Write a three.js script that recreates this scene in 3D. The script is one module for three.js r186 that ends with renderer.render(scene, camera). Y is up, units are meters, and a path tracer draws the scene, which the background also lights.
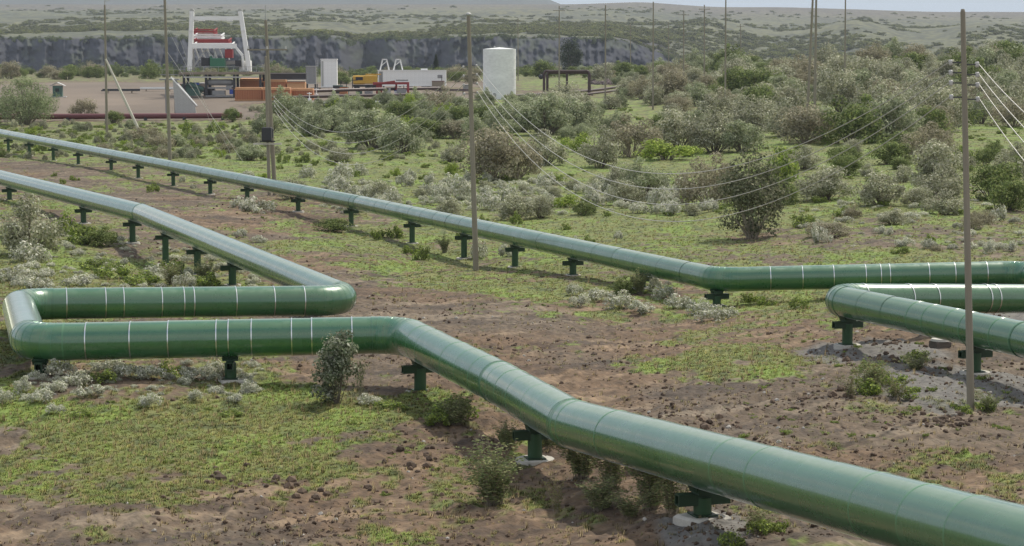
import * as THREE from 'three';
import { mergeGeometries } from 'three/addons/utils/BufferGeometryUtils.js';

// ---------------------------------------------------------------- camera, sky, sun, exposure
const F = 2000, W = 1024, H = 546, HORIZON = 55, EYE = 9.55;          // focal length in pixels, horizon row, eye height
const PITCH = Math.atan((H / 2 - HORIZON) / F);
const scene = new THREE.Scene();
const camera = new THREE.PerspectiveCamera(2 * Math.atan(H / 2 / F) * 180 / Math.PI, W / H, 1, 20000);
camera.position.set(0, EYE, 0);
camera.rotation.x = -PITCH;
scene.add(camera);

function rng(seed) { let a = seed >>> 0; return () => { a = (a + 0x6D2B79F5) | 0; let t = Math.imul(a ^ (a >>> 15), 1 | a); t = (t + Math.imul(t ^ (t >>> 7), 61 | t)) ^ t; return ((t ^ (t >>> 14)) >>> 0) / 4294967296; }; }
const PERM = new Uint8Array(512); { const r = rng(77); const p = [...Array(256).keys()]; for (let i = 255; i > 0; i--) { const j = Math.floor(r() * (i + 1)); [p[i], p[j]] = [p[j], p[i]]; } for (let i = 0; i < 512; i++) PERM[i] = p[i & 255]; }
function noise2(x, y) {                                               // value noise 0..1
  const xi = Math.floor(x), yi = Math.floor(y), fx = x - xi, fy = y - yi;
  const u = fx * fx * (3 - 2 * fx), v = fy * fy * (3 - 2 * fy), X = xi & 255, Y = yi & 255, X1 = (X + 1) & 255, Y1 = (Y + 1) & 255;
  const a = PERM[X + PERM[Y]], b = PERM[X1 + PERM[Y]], c = PERM[X + PERM[Y1]], d = PERM[X1 + PERM[Y1]];
  return ((a * (1 - u) + b * u) * (1 - v) + (c * (1 - u) + d * u) * v) / 255;
}
function fbm(x, y, o = 4) { let s = 0, a = 0.5, t = 0; for (let i = 0; i < o; i++) { s += a * noise2(x, y); t += a; a *= 0.5; x = x * 2.03 + 17.3; y = y * 2.03 + 9.1; } return s / t; }
const clamp = (v, a = 0, b = 1) => Math.min(b, Math.max(a, v));
const smooth = (a, b, v) => { const t = clamp((v - a) / (b - a)); return t * t * (3 - 2 * t); };
const lerp = (a, b, t) => a + (b - a) * t;

const SUN = new THREE.Vector3(0.50, 1.12, -0.72).normalize();
{ // sky: pale hazy blue with broken white cloud
  const w = 512, h = 256, data = new Float32Array(w * h * 4);
  for (let j = 0; j < h; j++) for (let i = 0; i < w; i++) {
    const el = (j + 0.5) / h * Math.PI - Math.PI / 2, az = (i + 0.5) / w * 2 * Math.PI;
    const e = Math.max(0, Math.sin(el));
    let r = lerp(0.88, 0.42, Math.pow(e, 0.6)), g = lerp(1.02, 0.57, Math.pow(e, 0.6)), b = lerp(1.14, 0.86, Math.pow(e, 0.6));
    const dx = Math.cos(el) * Math.cos(az), dz = Math.cos(el) * Math.sin(az), k = 1 / (e + 0.22);
    const c = smooth(0.40, 0.58, fbm(dx * k * 1.7 + 31, dz * k * 1.7 + 12, 5)) * 0.85 * smooth(0.0, 0.12, e);
    const cb = 0.95 + 0.5 * fbm(dx * k * 3.1 + 5, dz * k * 3.1 + 44, 4);
    r = lerp(r, cb * 1.02, c); g = lerp(g, cb * 1.01, c); b = lerp(b, cb * 1.0, c);
    if (el < 0) { const t = smooth(0, -0.12, el); r = lerp(r, 0.16, t); g = lerp(g, 0.15, t); b = lerp(b, 0.12, t); }
    const o = (j * w + i) * 4, q = 0.80; data[o] = r * q; data[o + 1] = g * q; data[o + 2] = b * q; data[o + 3] = 1;
  }
  const t = new THREE.DataTexture(data, w, h, THREE.RGBAFormat, THREE.FloatType);
  t.mapping = THREE.EquirectangularReflectionMapping; t.magFilter = t.minFilter = THREE.LinearFilter; t.wrapS = THREE.RepeatWrapping; t.needsUpdate = true;
  scene.background = t; scene.environment = t;
}
const sun = new THREE.DirectionalLight(new THREE.Color(1.0, 0.94, 0.82), 4.3);
sun.position.copy(SUN).multiplyScalar(300).add(new THREE.Vector3(0, 0, -90)); sun.target.position.set(0, 0, -90);
sun.castShadow = true; sun.shadow.radius = 3; sun.shadow.mapSize.set(4096, 4096);
Object.assign(sun.shadow.camera, { left: -130, right: 130, top: 130, bottom: -130, near: 10, far: 700 });
scene.add(sun, sun.target);
const renderer = new THREE.WebGLRenderer({ antialias: true });
renderer.toneMapping = THREE.LinearToneMapping; renderer.toneMappingExposure = 0.92;
renderer.shadowMap.enabled = true;
scene.fog = new THREE.FogExp2(new THREE.Color(0.62, 0.68, 0.78), 0.000075);

// ---------------------------------------------------------------- helpers
const V = (x, y, z) => new THREE.Vector3(x, y, z);
const CP = Math.cos(PITCH), SP = Math.sin(PITCH);
function at(px, py, s) {                                              // a pixel and a scale in pixels per metre -> a point
  const x = (px - W / 2) / s, y = (H / 2 - py) / s, z = -F / s;
  return V(x, y * CP + z * SP + EYE, -y * SP + z * CP);
}
const used = {};
function numbered(n) { const k = used[n] = (used[n] ?? -1) + 1; return k ? `${n}_${String(k).padStart(3, '0')}` : n; }
function tag(o, label, category, group, kind) { o.userData.label = label; if (category) o.userData.category = category; if (group) o.userData.group = group; if (kind) o.userData.kind = kind; return o; }
function shade(o) { o.traverse(c => { if (c.isMesh) { c.castShadow = true; c.receiveShadow = true; } }); return o; }
function thing(name, label, category, p = V(0, 0, 0), turn = 0, group) {
  const o = new THREE.Group(); o.name = numbered(name); o.position.copy(p); o.rotation.y = turn; scene.add(o);
  return tag(o, label, category, group);
}
function part(name, geo, mat, parent) { const m = new THREE.Mesh(Array.isArray(geo) ? merge(geo) : geo, mat); m.name = name; parent.add(m); m.castShadow = m.receiveShadow = true; return m; }
function merge(list) { return mergeGeometries(list.map(g => { const n = g.index ? g.toNonIndexed() : g; for (const k of Object.keys(n.attributes)) if (!['position', 'normal', 'uv'].includes(k)) n.deleteAttribute(k); return n; })); }
function box(w, h, d, x = 0, y = 0, z = 0, ry = 0, rx = 0, rz = 0) { const g = new THREE.BoxGeometry(w, h, d); if (rx) g.rotateX(rx); if (rz) g.rotateZ(rz); if (ry) g.rotateY(ry); g.translate(x, y, z); return g; }
function bar(a, b, r0, r1 = r0, n = 8) {                              // round bar between two points
  const d = b.clone().sub(a), g = new THREE.CylinderGeometry(r1, r0, d.length(), n, 1);
  g.applyQuaternion(new THREE.Quaternion().setFromUnitVectors(V(0, 1, 0), d.normalize())); const m = a.clone().add(b).multiplyScalar(0.5); g.translate(m.x, m.y, m.z); return g;
}
function beam(a, b, w, h = w) {                                       // square beam between two points
  const d = b.clone().sub(a), L = d.length(), g = new THREE.BoxGeometry(w, h, L); const o = new THREE.Object3D(); o.position.copy(a.clone().add(b).multiplyScalar(0.5)); o.lookAt(b); o.updateMatrix(); g.applyMatrix4(o.matrix); return g;
}
function tube(points, r, n = 5, seg = 40) { return new THREE.TubeGeometry(new THREE.CatmullRomCurve3(points), seg, r, n); }
function chamferBox(w, h, d, c = 0.02) {
  const s = new THREE.Shape(); const a = w / 2 - c, b = d / 2 - c; s.moveTo(-a, -b); s.lineTo(a, -b); s.lineTo(a, b); s.lineTo(-a, b); s.closePath();
  const g = new THREE.ExtrudeGeometry(s, { depth: h - 2 * c, bevelEnabled: true, bevelThickness: c, bevelSize: c, bevelSegments: 1 }); g.rotateX(-Math.PI / 2); g.translate(0, c, 0); return g;
}
function noiseTex(size, fn, srgb, rx = 1, ry = 1) {
  const d = new Uint8Array(size * size * 4);
  for (let j = 0; j < size; j++) for (let i = 0; i < size; i++) { const c = fn(i / size, j / size), o = (j * size + i) * 4; d[o] = c[0]; d[o + 1] = c[1]; d[o + 2] = c[2]; d[o + 3] = 255; }
  const t = new THREE.DataTexture(d, size, size); t.magFilter = THREE.LinearFilter; t.minFilter = THREE.LinearMipmapLinearFilter; t.generateMipmaps = true; t.wrapS = t.wrapT = THREE.RepeatWrapping; t.repeat.set(rx, ry);
  if (srgb) t.colorSpace = THREE.SRGBColorSpace; t.needsUpdate = true; return t;
}
function tileFbm(u, v, f, o = 4, sd = 0) {                            // tileable fbm
  let s = 0, a = 0.5, t = 0; for (let i = 0; i < o; i++) { const p = f << i;
    const x = u * p, y = v * p, xi = Math.floor(x), yi = Math.floor(y), fx = x - xi, fy = y - yi, uu = fx * fx * (3 - 2 * fx), vv = fy * fy * (3 - 2 * fy);
    const q = (A, B) => PERM[((A % p) + sd + i * 37 & 255) + PERM[(B % p) + sd * 3 & 255]];
    s += a * ((q(xi, yi) * (1 - uu) + q(xi + 1, yi) * uu) * (1 - vv) + (q(xi, yi + 1) * (1 - uu) + q(xi + 1, yi + 1) * uu) * vv) / 255; t += a; a *= 0.5; } return s / t;
}
const lin = (r, g, b) => new THREE.Color().setRGB(r, g, b);
function std(color, roughness = 0.8, metalness = 0, extra = {}) { return new THREE.MeshStandardMaterial({ color, roughness, metalness, ...extra }); }
const grime = noiseTex(512, (u, v) => { const n = 0.78 + 0.22 * tileFbm(u, v, 6, 5, 3), k = Math.round(255 * clamp(n * (0.9 + 0.2 * tileFbm(u, v, 40, 2, 9)))); return [k, k, k]; }, false, 1, 1);
const M = {
  post: std(lin(0.028, 0.080, 0.032), 0.5, 0, { map: grime }),
  beamSteel: std(lin(0.020, 0.048, 0.024), 0.55, 0.1),
  concrete: std(lin(0.56, 0.53, 0.47), 0.9, 0, { map: grime }),
  wood: std(lin(0.30, 0.265, 0.205), 0.85, 0, { map: grime }),
  woodPale: std(lin(0.68, 0.64, 0.55), 0.85, 0, { map: grime }),
  iron: std(lin(0.10, 0.10, 0.10), 0.6, 0.5),
  ceramic: std(lin(0.55, 0.53, 0.50), 0.3),
  cable: std(lin(0.55, 0.53, 0.48), 0.5, 0.2),
  white: std(lin(0.95, 0.95, 0.93), 0.5, 0, { map: grime }),
  tankWhite: std(lin(0.95, 0.95, 0.93), 0.55, 0, { map: grime }),
  red: std(lin(0.33, 0.045, 0.045), 0.55, 0, { map: grime }),
  maroon: std(lin(0.16, 0.05, 0.055), 0.6, 0, { map: grime }),
  orange: std(lin(0.50, 0.205, 0.095), 0.65, 0, { map: grime }),
  orangePale: std(lin(0.68, 0.38, 0.19), 0.65, 0, { map: grime }),
  yellow: std(lin(0.62, 0.36, 0.04), 0.55, 0, { map: grime }),
  green: std(lin(0.05, 0.19, 0.11), 0.55, 0, { map: grime }),
  teal: std(lin(0.07, 0.14, 0.11), 0.6, 0, { map: grime }),
  grey: std(lin(0.32, 0.32, 0.32), 0.65, 0.2, { map: grime }),
  paleGrey: std(lin(0.5, 0.5, 0.48), 0.6, 0.1, { map: grime }),
  darkGrey: std(lin(0.06, 0.06, 0.065), 0.7, 0.2, { map: grime }),
  deck: std(lin(0.30, 0.25, 0.19), 0.8, 0, { map: grime }),
  brownPipe: std(lin(0.085, 0.055, 0.052), 0.5, 0.1, { map: grime }),
  tyre: std(lin(0.03, 0.03, 0.03), 0.9),
  glass: std(lin(0.03, 0.035, 0.04), 0.1),
  blue: std(lin(0.04, 0.08, 0.35), 0.5),
  silverPipe: std(lin(0.6, 0.6, 0.58), 0.4, 0.5),
};

// ---------------------------------------------------------------- the two pipelines as lines: pixel, row of the axis, apparent thickness
const D1 = 1.05, D2 = 0.97;
const route1 = [[1110, 570, 87], [572, 424, 49.5], [500, 383, 43.5], [404, 334.5, 37.4], [30, 342.5, 38], [18, 304, 31.6], [350, 300.5, 30.2], [142, 213.5, 19.6], [-60, 162.5, 13.2]]
  .map(([x, y, t]) => at(x, y, t / D1));
const route2 = [[-70, 119.5, 6.9], [360, 203, 15.0], [718, 279.5, 24.4], [1022, 273, 24.6], [1165, 299, 28.2], [828, 298.5, 30.4], [1024, 339.5, 36], [1120, 361, 39]]
  .map(([x, y, t]) => at(x, y, t / D2));
// supports: column, row of the foot, pipeline, segment
const supports = [
  [40, 374, 1, 3, true], [230, 385, 1, 3], [420, 389, 1, 2], [535, 463, 1, 1], [703, 525, 1, 0], [960, 604, 1, 0], [232, 286, 1, 6], [197, 272, 1, 6], [165, 267, 1, 6], [132, 243, 1, 7], [83, 222, 1, 7], [9, 200, 1, 7],
  [8, 152, 2, 0], [29, 155.5, 2, 0], [53, 161, 2, 0], [78, 165, 2, 0], [111, 170, 2, 0], [138, 178.5, 2, 0], [173, 186.5, 2, 0], [210, 193.5, 2, 0], [247, 201, 2, 0], [298, 213, 2, 0], [351, 227, 2, 0], [412, 243, 2, 1], [464, 255, 2, 1], [515, 266, 2, 1], [573, 275, 2, 1], [642, 291, 2, 1], [717, 307, 2, 1], [848, 348, 2, 5], [976, 377, 2, 5],
];
const px2 = p => { const q = p.clone(); q.y -= EYE; const y = q.y * CP - q.z * SP, z = q.y * SP + q.z * CP; return [W / 2 + q.x * F / -z, H / 2 - y * F / -z, F / -z]; };
function onSeg(a, b, px) { let lo = 0, hi = 1; const A = px2(a)[0] < px2(b)[0]; for (let i = 0; i < 40; i++) { const m = (lo + hi) / 2; (px2(a.clone().lerp(b, m))[0] < px) === A ? lo = m : hi = m; } return a.clone().lerp(b, lo); }

// ---------------------------------------------------------------- terrain: a thin-plate surface through what stands on it
const ctl = [];
function warp(x, z) { const d = Math.max(22, -z); return [clamp(x / d, -0.5, 0.5) * 4.5, Math.log(d) * 1.7]; }
const supportSpots = supports.map(([x, y, line, seg, corner]) => {
  const r = line === 1 ? route1 : route2, p = onSeg(r[seg], r[seg + 1], x), s = px2(p)[2], g = at(x, y, s);
  g.z = p.z; g.x = p.x; ctl.push([p.x, p.z, g.y]);
  return { p, line, dir: r[seg + 1].clone().sub(r[seg]).setY(0).normalize(), slope: (r[seg + 1].y - r[seg].y) / r[seg + 1].clone().sub(r[seg]).setY(0).length() };
});
for (const [x, y, s] of [
  [0, 546, 55], [300, 546, 54.5], [560, 560, 57], [0, 450, 42.5], [300, 460, 43.6], [720, 420, 40.5], [860, 440, 43], [1024, 480, 49], [1024, 420, 41], [970, 407, 39.2], [600, 340, 29],
  [760, 340, 30.5], [1020, 300, 26], [820, 305, 26], [475, 270, 18.7], [271, 195, 12.8], [170, 160, 9.4], [107, 133, 7.0], [400, 300, 24.5], [300, 250, 18.6],
  [900, 240, 19], [900, 180, 12.6], [900, 130, 7.8], [900, 100, 5.8], [990, 61, 4.2], [900, 63, 4.2], [810, 66, 4.0], [700, 71, 3.6], [700, 180, 11.3], [600, 180, 10.9], [600, 120, 6.2], [700, 120, 6.5], [600, 92, 4.2], [400, 150, 8.7], [400, 110, 5.6],
  [500, 99, 4.9], [320, 99, 4.9], [200, 98, 4.8], [100, 122, 6.0], [0, 122, 6.0], [230, 122, 6.0], [0, 92, 4.5], [100, 92, 4.5], [-200, 122, 6], [-200, 250, 20], [1250, 250, 20], [1250, 110, 6], [-200, 400, 37], [1250, 460, 48],
]) { const p = at(x, y, s); ctl.push([p.x, p.z, p.y]); }
for (const [u, d, e] of [[-0.3, 30, 0.5], [0, 22, 1.6], [0.3, 22, 3.0], [-0.3, 900, 1], [0, 900, 1], [0.1, 900, 2], [0.3, 900, 4], [-0.3, 1900, -6], [0, 1900, -6], [0.3, 1900, -6], [-0.4, 400, 1], [0.4, 400, 5], [0.2, 560, 8], [0.1, 560, 4.5], [-0.1, 560, 1.2]]) ctl.push([u * d, -d, e]);
const TPS = (() => {
  const n = ctl.length, P = ctl.map(([x, z]) => warp(x, z)), A = [], ker = r2 => r2 < 1e-9 ? 0 : 0.5 * r2 * Math.log(r2), N = n + 3;
  for (let i = 0; i < n; i++) { const row = new Float64Array(N + 1); for (let j = 0; j < n; j++) row[j] = ker((P[i][0] - P[j][0]) ** 2 + (P[i][1] - P[j][1]) ** 2); row[i] += 0.012; row[n] = 1; row[n + 1] = P[i][0]; row[n + 2] = P[i][1]; row[N] = ctl[i][2]; A.push(row); }
  for (let k = 0; k < 3; k++) { const row = new Float64Array(N + 1); for (let j = 0; j < n; j++) row[j] = k ? P[j][k - 1] : 1; A.push(row); }
  for (let c = 0; c < N; c++) { let m = c; for (let r = c + 1; r < N; r++) if (Math.abs(A[r][c]) > Math.abs(A[m][c])) m = r; [A[c], A[m]] = [A[m], A[c]]; for (let r = 0; r < N; r++) if (r !== c && A[r][c]) { const f = A[r][c] / A[c][c]; for (let k = c; k <= N; k++) A[r][k] -= f * A[c][k]; } }
  const w = A.map((r, i) => r[N] / r[i]);
  return (x, z) => { const q = warp(x, z); let s = w[n] + w[n + 1] * q[0] + w[n + 2] * q[1]; for (let j = 0; j < n; j++) s += w[j] * ker((q[0] - P[j][0]) ** 2 + (q[1] - P[j][1]) ** 2); return clamp(s, -8, 9); };
})();
// the surface is read often, so keep it on a grid
const HG = { x0: -440, x1: 440, nx: 441, d0: 20, d1: 1950, nd: 420 };
HG.v = new Float32Array(HG.nx * HG.nd);
for (let j = 0; j < HG.nd; j++) { const d = HG.d0 * Math.pow(HG.d1 / HG.d0, j / (HG.nd - 1)); for (let i = 0; i < HG.nx; i++) { const u = -0.5 + i / (HG.nx - 1); HG.v[j * HG.nx + i] = TPS(u * d, -d); } }
function ground0(x, z) {
  const d = clamp(-z, HG.d0, HG.d1 - 1), v = Math.log(d / HG.d0) / Math.log(HG.d1 / HG.d0) * (HG.nd - 1), u = clamp(x / d + 0.5, 0, 0.99999) * (HG.nx - 1);
  const i = Math.min(HG.nx - 2, Math.floor(u)), j = Math.min(HG.nd - 2, Math.floor(v)), a = u - i, b = v - j, k = j * HG.nx + i;
  return lerp(lerp(HG.v[k], HG.v[k + 1], a), lerp(HG.v[k + HG.nx], HG.v[k + HG.nx + 1], a), b);
}
// how grassy the ground is: spots read off the photograph (column, row, 0 bare earth .. 1 grass), spread over the ground
const greenSpots = [
  [0, 400, .75], [60, 420, .95], [130, 430, .95], [200, 430, .9], [270, 430, .9], [330, 425, .75], [40, 455, .6], [120, 455, .9], [200, 460, .9], [280, 465, .85], [330, 450, .5], [370, 440, .3], [40, 480, .75], [110, 485, .75], [60, 497, .75], [170, 495, .55], [230, 480, .75], [280, 490, .45], [0, 515, .1], [80, 525, .05], [160, 525, .1], [240, 515, .1], [330, 500, .25], [320, 530, .1], [390, 500, .5], [440, 480, .55], [400, 470, .35], [440, 500, .35], [410, 530, .3], [460, 530, .15], [520, 500, .25], [600, 520, .2], [0, 440, .2], [0, 540, .05], [400, 520, .45], [380, 412, .85], [300, 400, .8], [430, 440, .15], [370, 455, .2],
  [300, 375, .2], [200, 370, .35], [120, 372, .5], [280, 360, .2], [380, 370, .2], [150, 388, .5], [60, 380, .45], [400, 370, .1], [270, 390, .45],
  [450, 310, .1], [520, 330, .05], [600, 330, .1], [560, 370, .0], [650, 350, .15], [700, 357, .95], [735, 355, .95], [772, 360, .8], [690, 342, .5], [660, 330, .2], [800, 330, .3], [760, 325, .5], [650, 390, .05], [750, 400, .05], [850, 400, .25], [900, 385, .3], [880, 395, .35], [930, 400, .3], [800, 440, .15], [900, 450, .15], [1000, 450, .1], [1010, 470, .2], [940, 430, .1], [960, 350, .05], [900, 360, .1], [830, 350, .1], [1020, 370, .0], [760, 360, .55], [800, 385, .2], [974, 465, .55], [1010, 480, .4], [870, 425, .1], [690, 430, .05], [780, 460, .1],
  [300, 245, .8], [350, 262, .75], [380, 285, .35], [420, 270, .75], [450, 285, .65], [500, 290, .7], [530, 295, .75], [480, 300, .35], [560, 285, .6], [590, 310, .5], [640, 300, .55], [700, 310, .55], [740, 305, .75], [800, 300, .85], [820, 310, .6], [270, 260, .35], [320, 285, .15], [260, 235, .2], [220, 220, .1], [170, 200, .15], [120, 190, .35], [60, 172, .2], [20, 165, .2], [90, 180, .2], [150, 185, .45], [200, 205, .25], [250, 215, .3], [290, 225, .45], [330, 235, .6], [370, 245, .7], [420, 255, .7], [60, 160, .6], [110, 178, .6], [360, 310, .05], [430, 300, .2], [330, 260, .3], [225, 228, .3], [310, 272, .2],
  [20, 260, .8], [60, 270, .85], [100, 265, .9], [140, 270, .7], [110, 240, .6], [150, 255, .35], [170, 280, .5], [210, 280, .6], [260, 285, .5], [20, 210, .6], [60, 220, .5], [150, 245, .35],
  [20, 140, .7], [80, 150, .75], [150, 150, .85], [200, 160, .9], [230, 145, .9], [260, 170, .85], [320, 180, .9], [380, 190, .8], [330, 160, .95], [400, 165, .95], [450, 175, .9], [450, 205, .75], [520, 230, .75], [600, 235, .85], [650, 225, .9], [700, 215, 1], [690, 170, 1], [740, 250, .5], [760, 262, .5], [800, 245, .6], [850, 250, .65], [900, 255, .75], [960, 255, .6], [1010, 258, .65], [700, 245, .7], [650, 250, .8], [850, 205, .9], [830, 190, .9], [870, 230, .55], [940, 235, .5], [1000, 235, .5], [900, 180, .85], [960, 200, .7], [800, 160, .8], [1000, 160, .8], [900, 130, .8], [700, 130, .7], [600, 150, .85], [500, 130, .85], [600, 100, .7], [800, 100, .7], [980, 100, .7], [770, 240, .45], [830, 240, .35], [900, 243, .35],
  [50, 128, .6], [150, 128, .7], [230, 128, .7], [300, 125, .8], [400, 120, .8], [280, 108, .5], [450, 105, .7], [520, 105, .8],
  [50, 112, .03], [120, 112, .03], [180, 110, .03], [230, 112, .05], [100, 100, .03], [200, 99, .03], [300, 98, .02], [400, 95, .02], [460, 95, .05], [60, 92, .1], [120, 85, .1], [320, 88, .03], [540, 92, .4], [480, 85, .15], [0, 80, .5], [60, 79, .5], [130, 79, .5], [0, 74, .6], [150, 74, .6], [250, 76, .6], [350, 76, .6], [450, 78, .6], [560, 82, .8], [540, 88, .6], [620, 80, .6],
];
function footOf(px, py) {                                             // where the sight line through a pixel meets the ground
  let a = 12, b = 12; const y = s => { const p = at(px, py, F / s); return p.y - ground0(p.x, p.z); };
  while (b < 1800 && y(b) > 0) { a = b; b *= 1.02; }
  for (let i = 0; i < 30; i++) { const m = (a + b) / 2; y(m) > 0 ? a = m : b = m; }
  const p = at(px, py, F / a); p.y = ground0(p.x, p.z); return p;
}
const GS = greenSpots.map(([x, y, g]) => { const p = footOf(x, y); return [...warp(p.x, p.z).map((v, i) => i ? v * 2.2 : v * 1.6), g]; });
const GG = { nx: 240, nd: 300, d0: 22, d1: 700 }; GG.v = new Float32Array(GG.nx * GG.nd);
for (let j = 0; j < GG.nd; j++) for (let i = 0; i < GG.nx; i++) {
  const d = GG.d0 * Math.pow(GG.d1 / GG.d0, j / (GG.nd - 1)), u = -0.36 + 0.72 * i / (GG.nx - 1), [a, b] = warp(u * d, -d); let s = 0, t = 0;
  for (const g of GS) { const r = (a * 1.6 - g[0]) ** 2 + (b * 2.2 - g[1]) ** 2, w = 1 / (r * r + 2e-5); s += w * g[2]; t += w; } GG.v[j * GG.nx + i] = s / t;
}
function green0(x, z) {
  const d = clamp(-z, GG.d0, GG.d1 - 1), v = Math.log(d / GG.d0) / Math.log(GG.d1 / GG.d0) * (GG.nd - 1), u = clamp((x / d + 0.36) / 0.72, 0, 0.9999) * (GG.nx - 1);
  const i = Math.floor(u), j = Math.min(GG.nd - 2, Math.floor(v)), a = u - i, b = v - j, k = j * GG.nx + i;
  return lerp(lerp(GG.v[k], GG.v[k + 1], a), lerp(GG.v[k + GG.nx], GG.v[k + GG.nx + 1], a), b);
}
function green(x, z) { return smooth(0.36, 0.62, green0(x, z) + 0.9 * (fbm(x * 0.55 + 40, z * 0.3, 5) - 0.5) + 0.75 * (fbm(x * 1.9 + 13, z * 1.3, 3) - 0.5) + 0.35 * (noise2(x * 5.1, z * 4.2) - 0.5)); }
// grey gravel thrown up round some footings
const gravel = [[838, 352, 1.25, 1], [895, 351, 1.5, 1], [925, 384, 2.0, 1], [990, 384, 1.5, 1], [1010, 318, 2.2, 1], [705, 528, 0.9, 1]].map(([x, y, a, b]) => { const p = footOf(x, y); return [p.x, p.z, a, b]; });
function gravelAt(x, z) { let m = 0; for (const [a, b, r, k] of gravel) { const q = ((x - a) / r) ** 2 + ((z - b) / (r * 2.2)) ** 2; if (q < 1.6) m = Math.max(m, smooth(1.25, 0.55, q + 0.8 * (fbm(x * 1.3, z * 1.3, 3) - 0.5))); } return m; }
function bumps(x, z) {                                                // clods, ruts, hummocks
  const g = green0(x, z);
  const rough = 1 - smooth(0.3, 0.7, g), far = smooth(320, 180, -z);
  let h = 0.34 * (fbm(x * 0.22 + 3, z * 0.16 + 8, 3) - 0.5) * smooth(20, 45, -z);
  h += far * (rough * (0.24 * (fbm(x * 1.1, z * 0.9, 3) - 0.5) + 0.20 * (fbm(x * 3.6 + 9, z * 3.0, 3) - 0.5)) + (1 - rough) * (0.14 * (fbm(x * 1.6, z * 1.6, 3) - 0.5)));
  for (const [a, b, r, k] of gravel) { const q = ((x - a) / r) ** 2 + ((z - b) / (r * 2.2)) ** 2; if (q < 1) h += 0.10 * (1 - q) * (1 - q); }
  return h;
}
const groundY = (x, z) => ground0(x, z) + bumps(x, z);
function spot(px, py) { const p = footOf(px, py); p.y = groundY(p.x, p.z); return p; }

// ---------------------------------------------------------------- ground sheets
function groundColour(x, z, out) {
  const d = -z, g = green(x, z), n1 = fbm(x * 0.8 + 5, z * 0.55, 4), n2 = fbm(x * 4.2, z * 3.3 + 70, 3), n3 = noise2(x * 9, z * 7), n4 = fbm(x * 0.16, z * 0.12 + 30, 3);
  // bare earth: brown with dark damp clods, wheel-worn streaks and paler dry crust
  const al = x * 0.86 - z * 0.5, ac = x * 0.5 + z * 0.86;             // along and across the worn track
  let r = 0.128, gg = 0.087, b = 0.055; const st = fbm(al * 0.16 + 3, ac * 1.1, 4), dark = smooth(0.46, 0.64, n2 * 0.4 + st * 0.6), pale = smooth(0.57, 0.70, fbm(al * 0.35 + 90, ac * 1.5 + 4, 4)), red = smooth(0.45, 0.65, n4);
  r = lerp(r, 0.066, dark * 0.85); gg = lerp(gg, 0.046, dark * 0.85); b = lerp(b, 0.033, dark * 0.85);
  r = lerp(r, 0.25, pale * 0.6); gg = lerp(gg, 0.185, pale * 0.6); b = lerp(b, 0.125, pale * 0.6);
  r *= lerp(0.94, 1.06, red); b *= lerp(1.04, 0.92, red);
  const k0 = (0.62 + 0.76 * n3) * (0.8 + 0.4 * noise2(x * 17, z * 8 + 3)); r *= k0; gg *= k0; b *= k0;
  const gm = gravelAt(x, z); if (gm > 0) { const k = 0.105 + 0.09 * n3; r = lerp(r, k, gm); gg = lerp(gg, k * 0.93, gm); b = lerp(b, k * 0.84, gm); }
  // the drilling pad: pale pinkish-brown graded earth
  const pad = smooth(318, 335, d) * smooth(0.02, -0.03, x / d) * smooth(0.3, 0.12, green0(x, z));
  if (pad > 0) { const k = 0.55 + 0.9 * fbm(x * 0.05, z * 0.03, 4); r = lerp(r, 0.160 * k, pad); gg = lerp(gg, 0.125 * k, pad); b = lerp(b, 0.095 * k, pad); }
  // grass: mid green, straw and dark weeds
  let R = 0.146, G = 0.172, B = 0.048; const straw = smooth(0.45, 0.7, fbm(x * 1.1 + 33, z * 0.8, 4)), weed = smooth(0.54, 0.70, fbm(x * 2.3, z * 1.9 + 55, 3)), lush = smooth(0.5, 0.66, fbm(x * 0.5 + 7, z * 0.3 + 21, 3));
  R = lerp(R, 0.205, straw * 0.55); G = lerp(G, 0.195, straw * 0.55); B = lerp(B, 0.075, straw * 0.55);
  R = lerp(R, 0.165, lush * 0.7); G = lerp(G, 0.245, lush * 0.7); B = lerp(B, 0.040, lush * 0.7);
  R = lerp(R, 0.055, weed * 0.7); G = lerp(G, 0.072, weed * 0.7); B = lerp(B, 0.032, weed * 0.7);
  const k1 = 0.75 + 0.5 * n3; const gf = g * (1 - gm * 0.8) * (1 - 0.9 * pad);
  out[0] = lerp(r, R * k1, gf); out[1] = lerp(gg, G * k1, gf); out[2] = lerp(b, B * k1, gf); return out;
}
const toS = v => Math.round(255 * clamp(v <= 0.0031308 ? 12.92 * v : 1.055 * Math.pow(v, 1 / 2.4) - 0.055));
function groundTex(x0, x1, z0, z1, nx, nz) {
  const d = new Uint8Array(nx * nz * 4), c = [0, 0, 0];
  for (let j = 0; j < nz; j++) for (let i = 0; i < nx; i++) { groundColour(lerp(x0, x1, (i + 0.5) / nx), lerp(z0, z1, (j + 0.5) / nz), c); const o = (j * nx + i) * 4; d[o] = toS(c[0]); d[o + 1] = toS(c[1]); d[o + 2] = toS(c[2]); d[o + 3] = 255; }
  const t = new THREE.DataTexture(d, nx, nz); t.colorSpace = THREE.SRGBColorSpace; t.magFilter = THREE.LinearFilter; t.minFilter = THREE.LinearMipmapLinearFilter; t.generateMipmaps = true; t.needsUpdate = true; return t;
}
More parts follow.
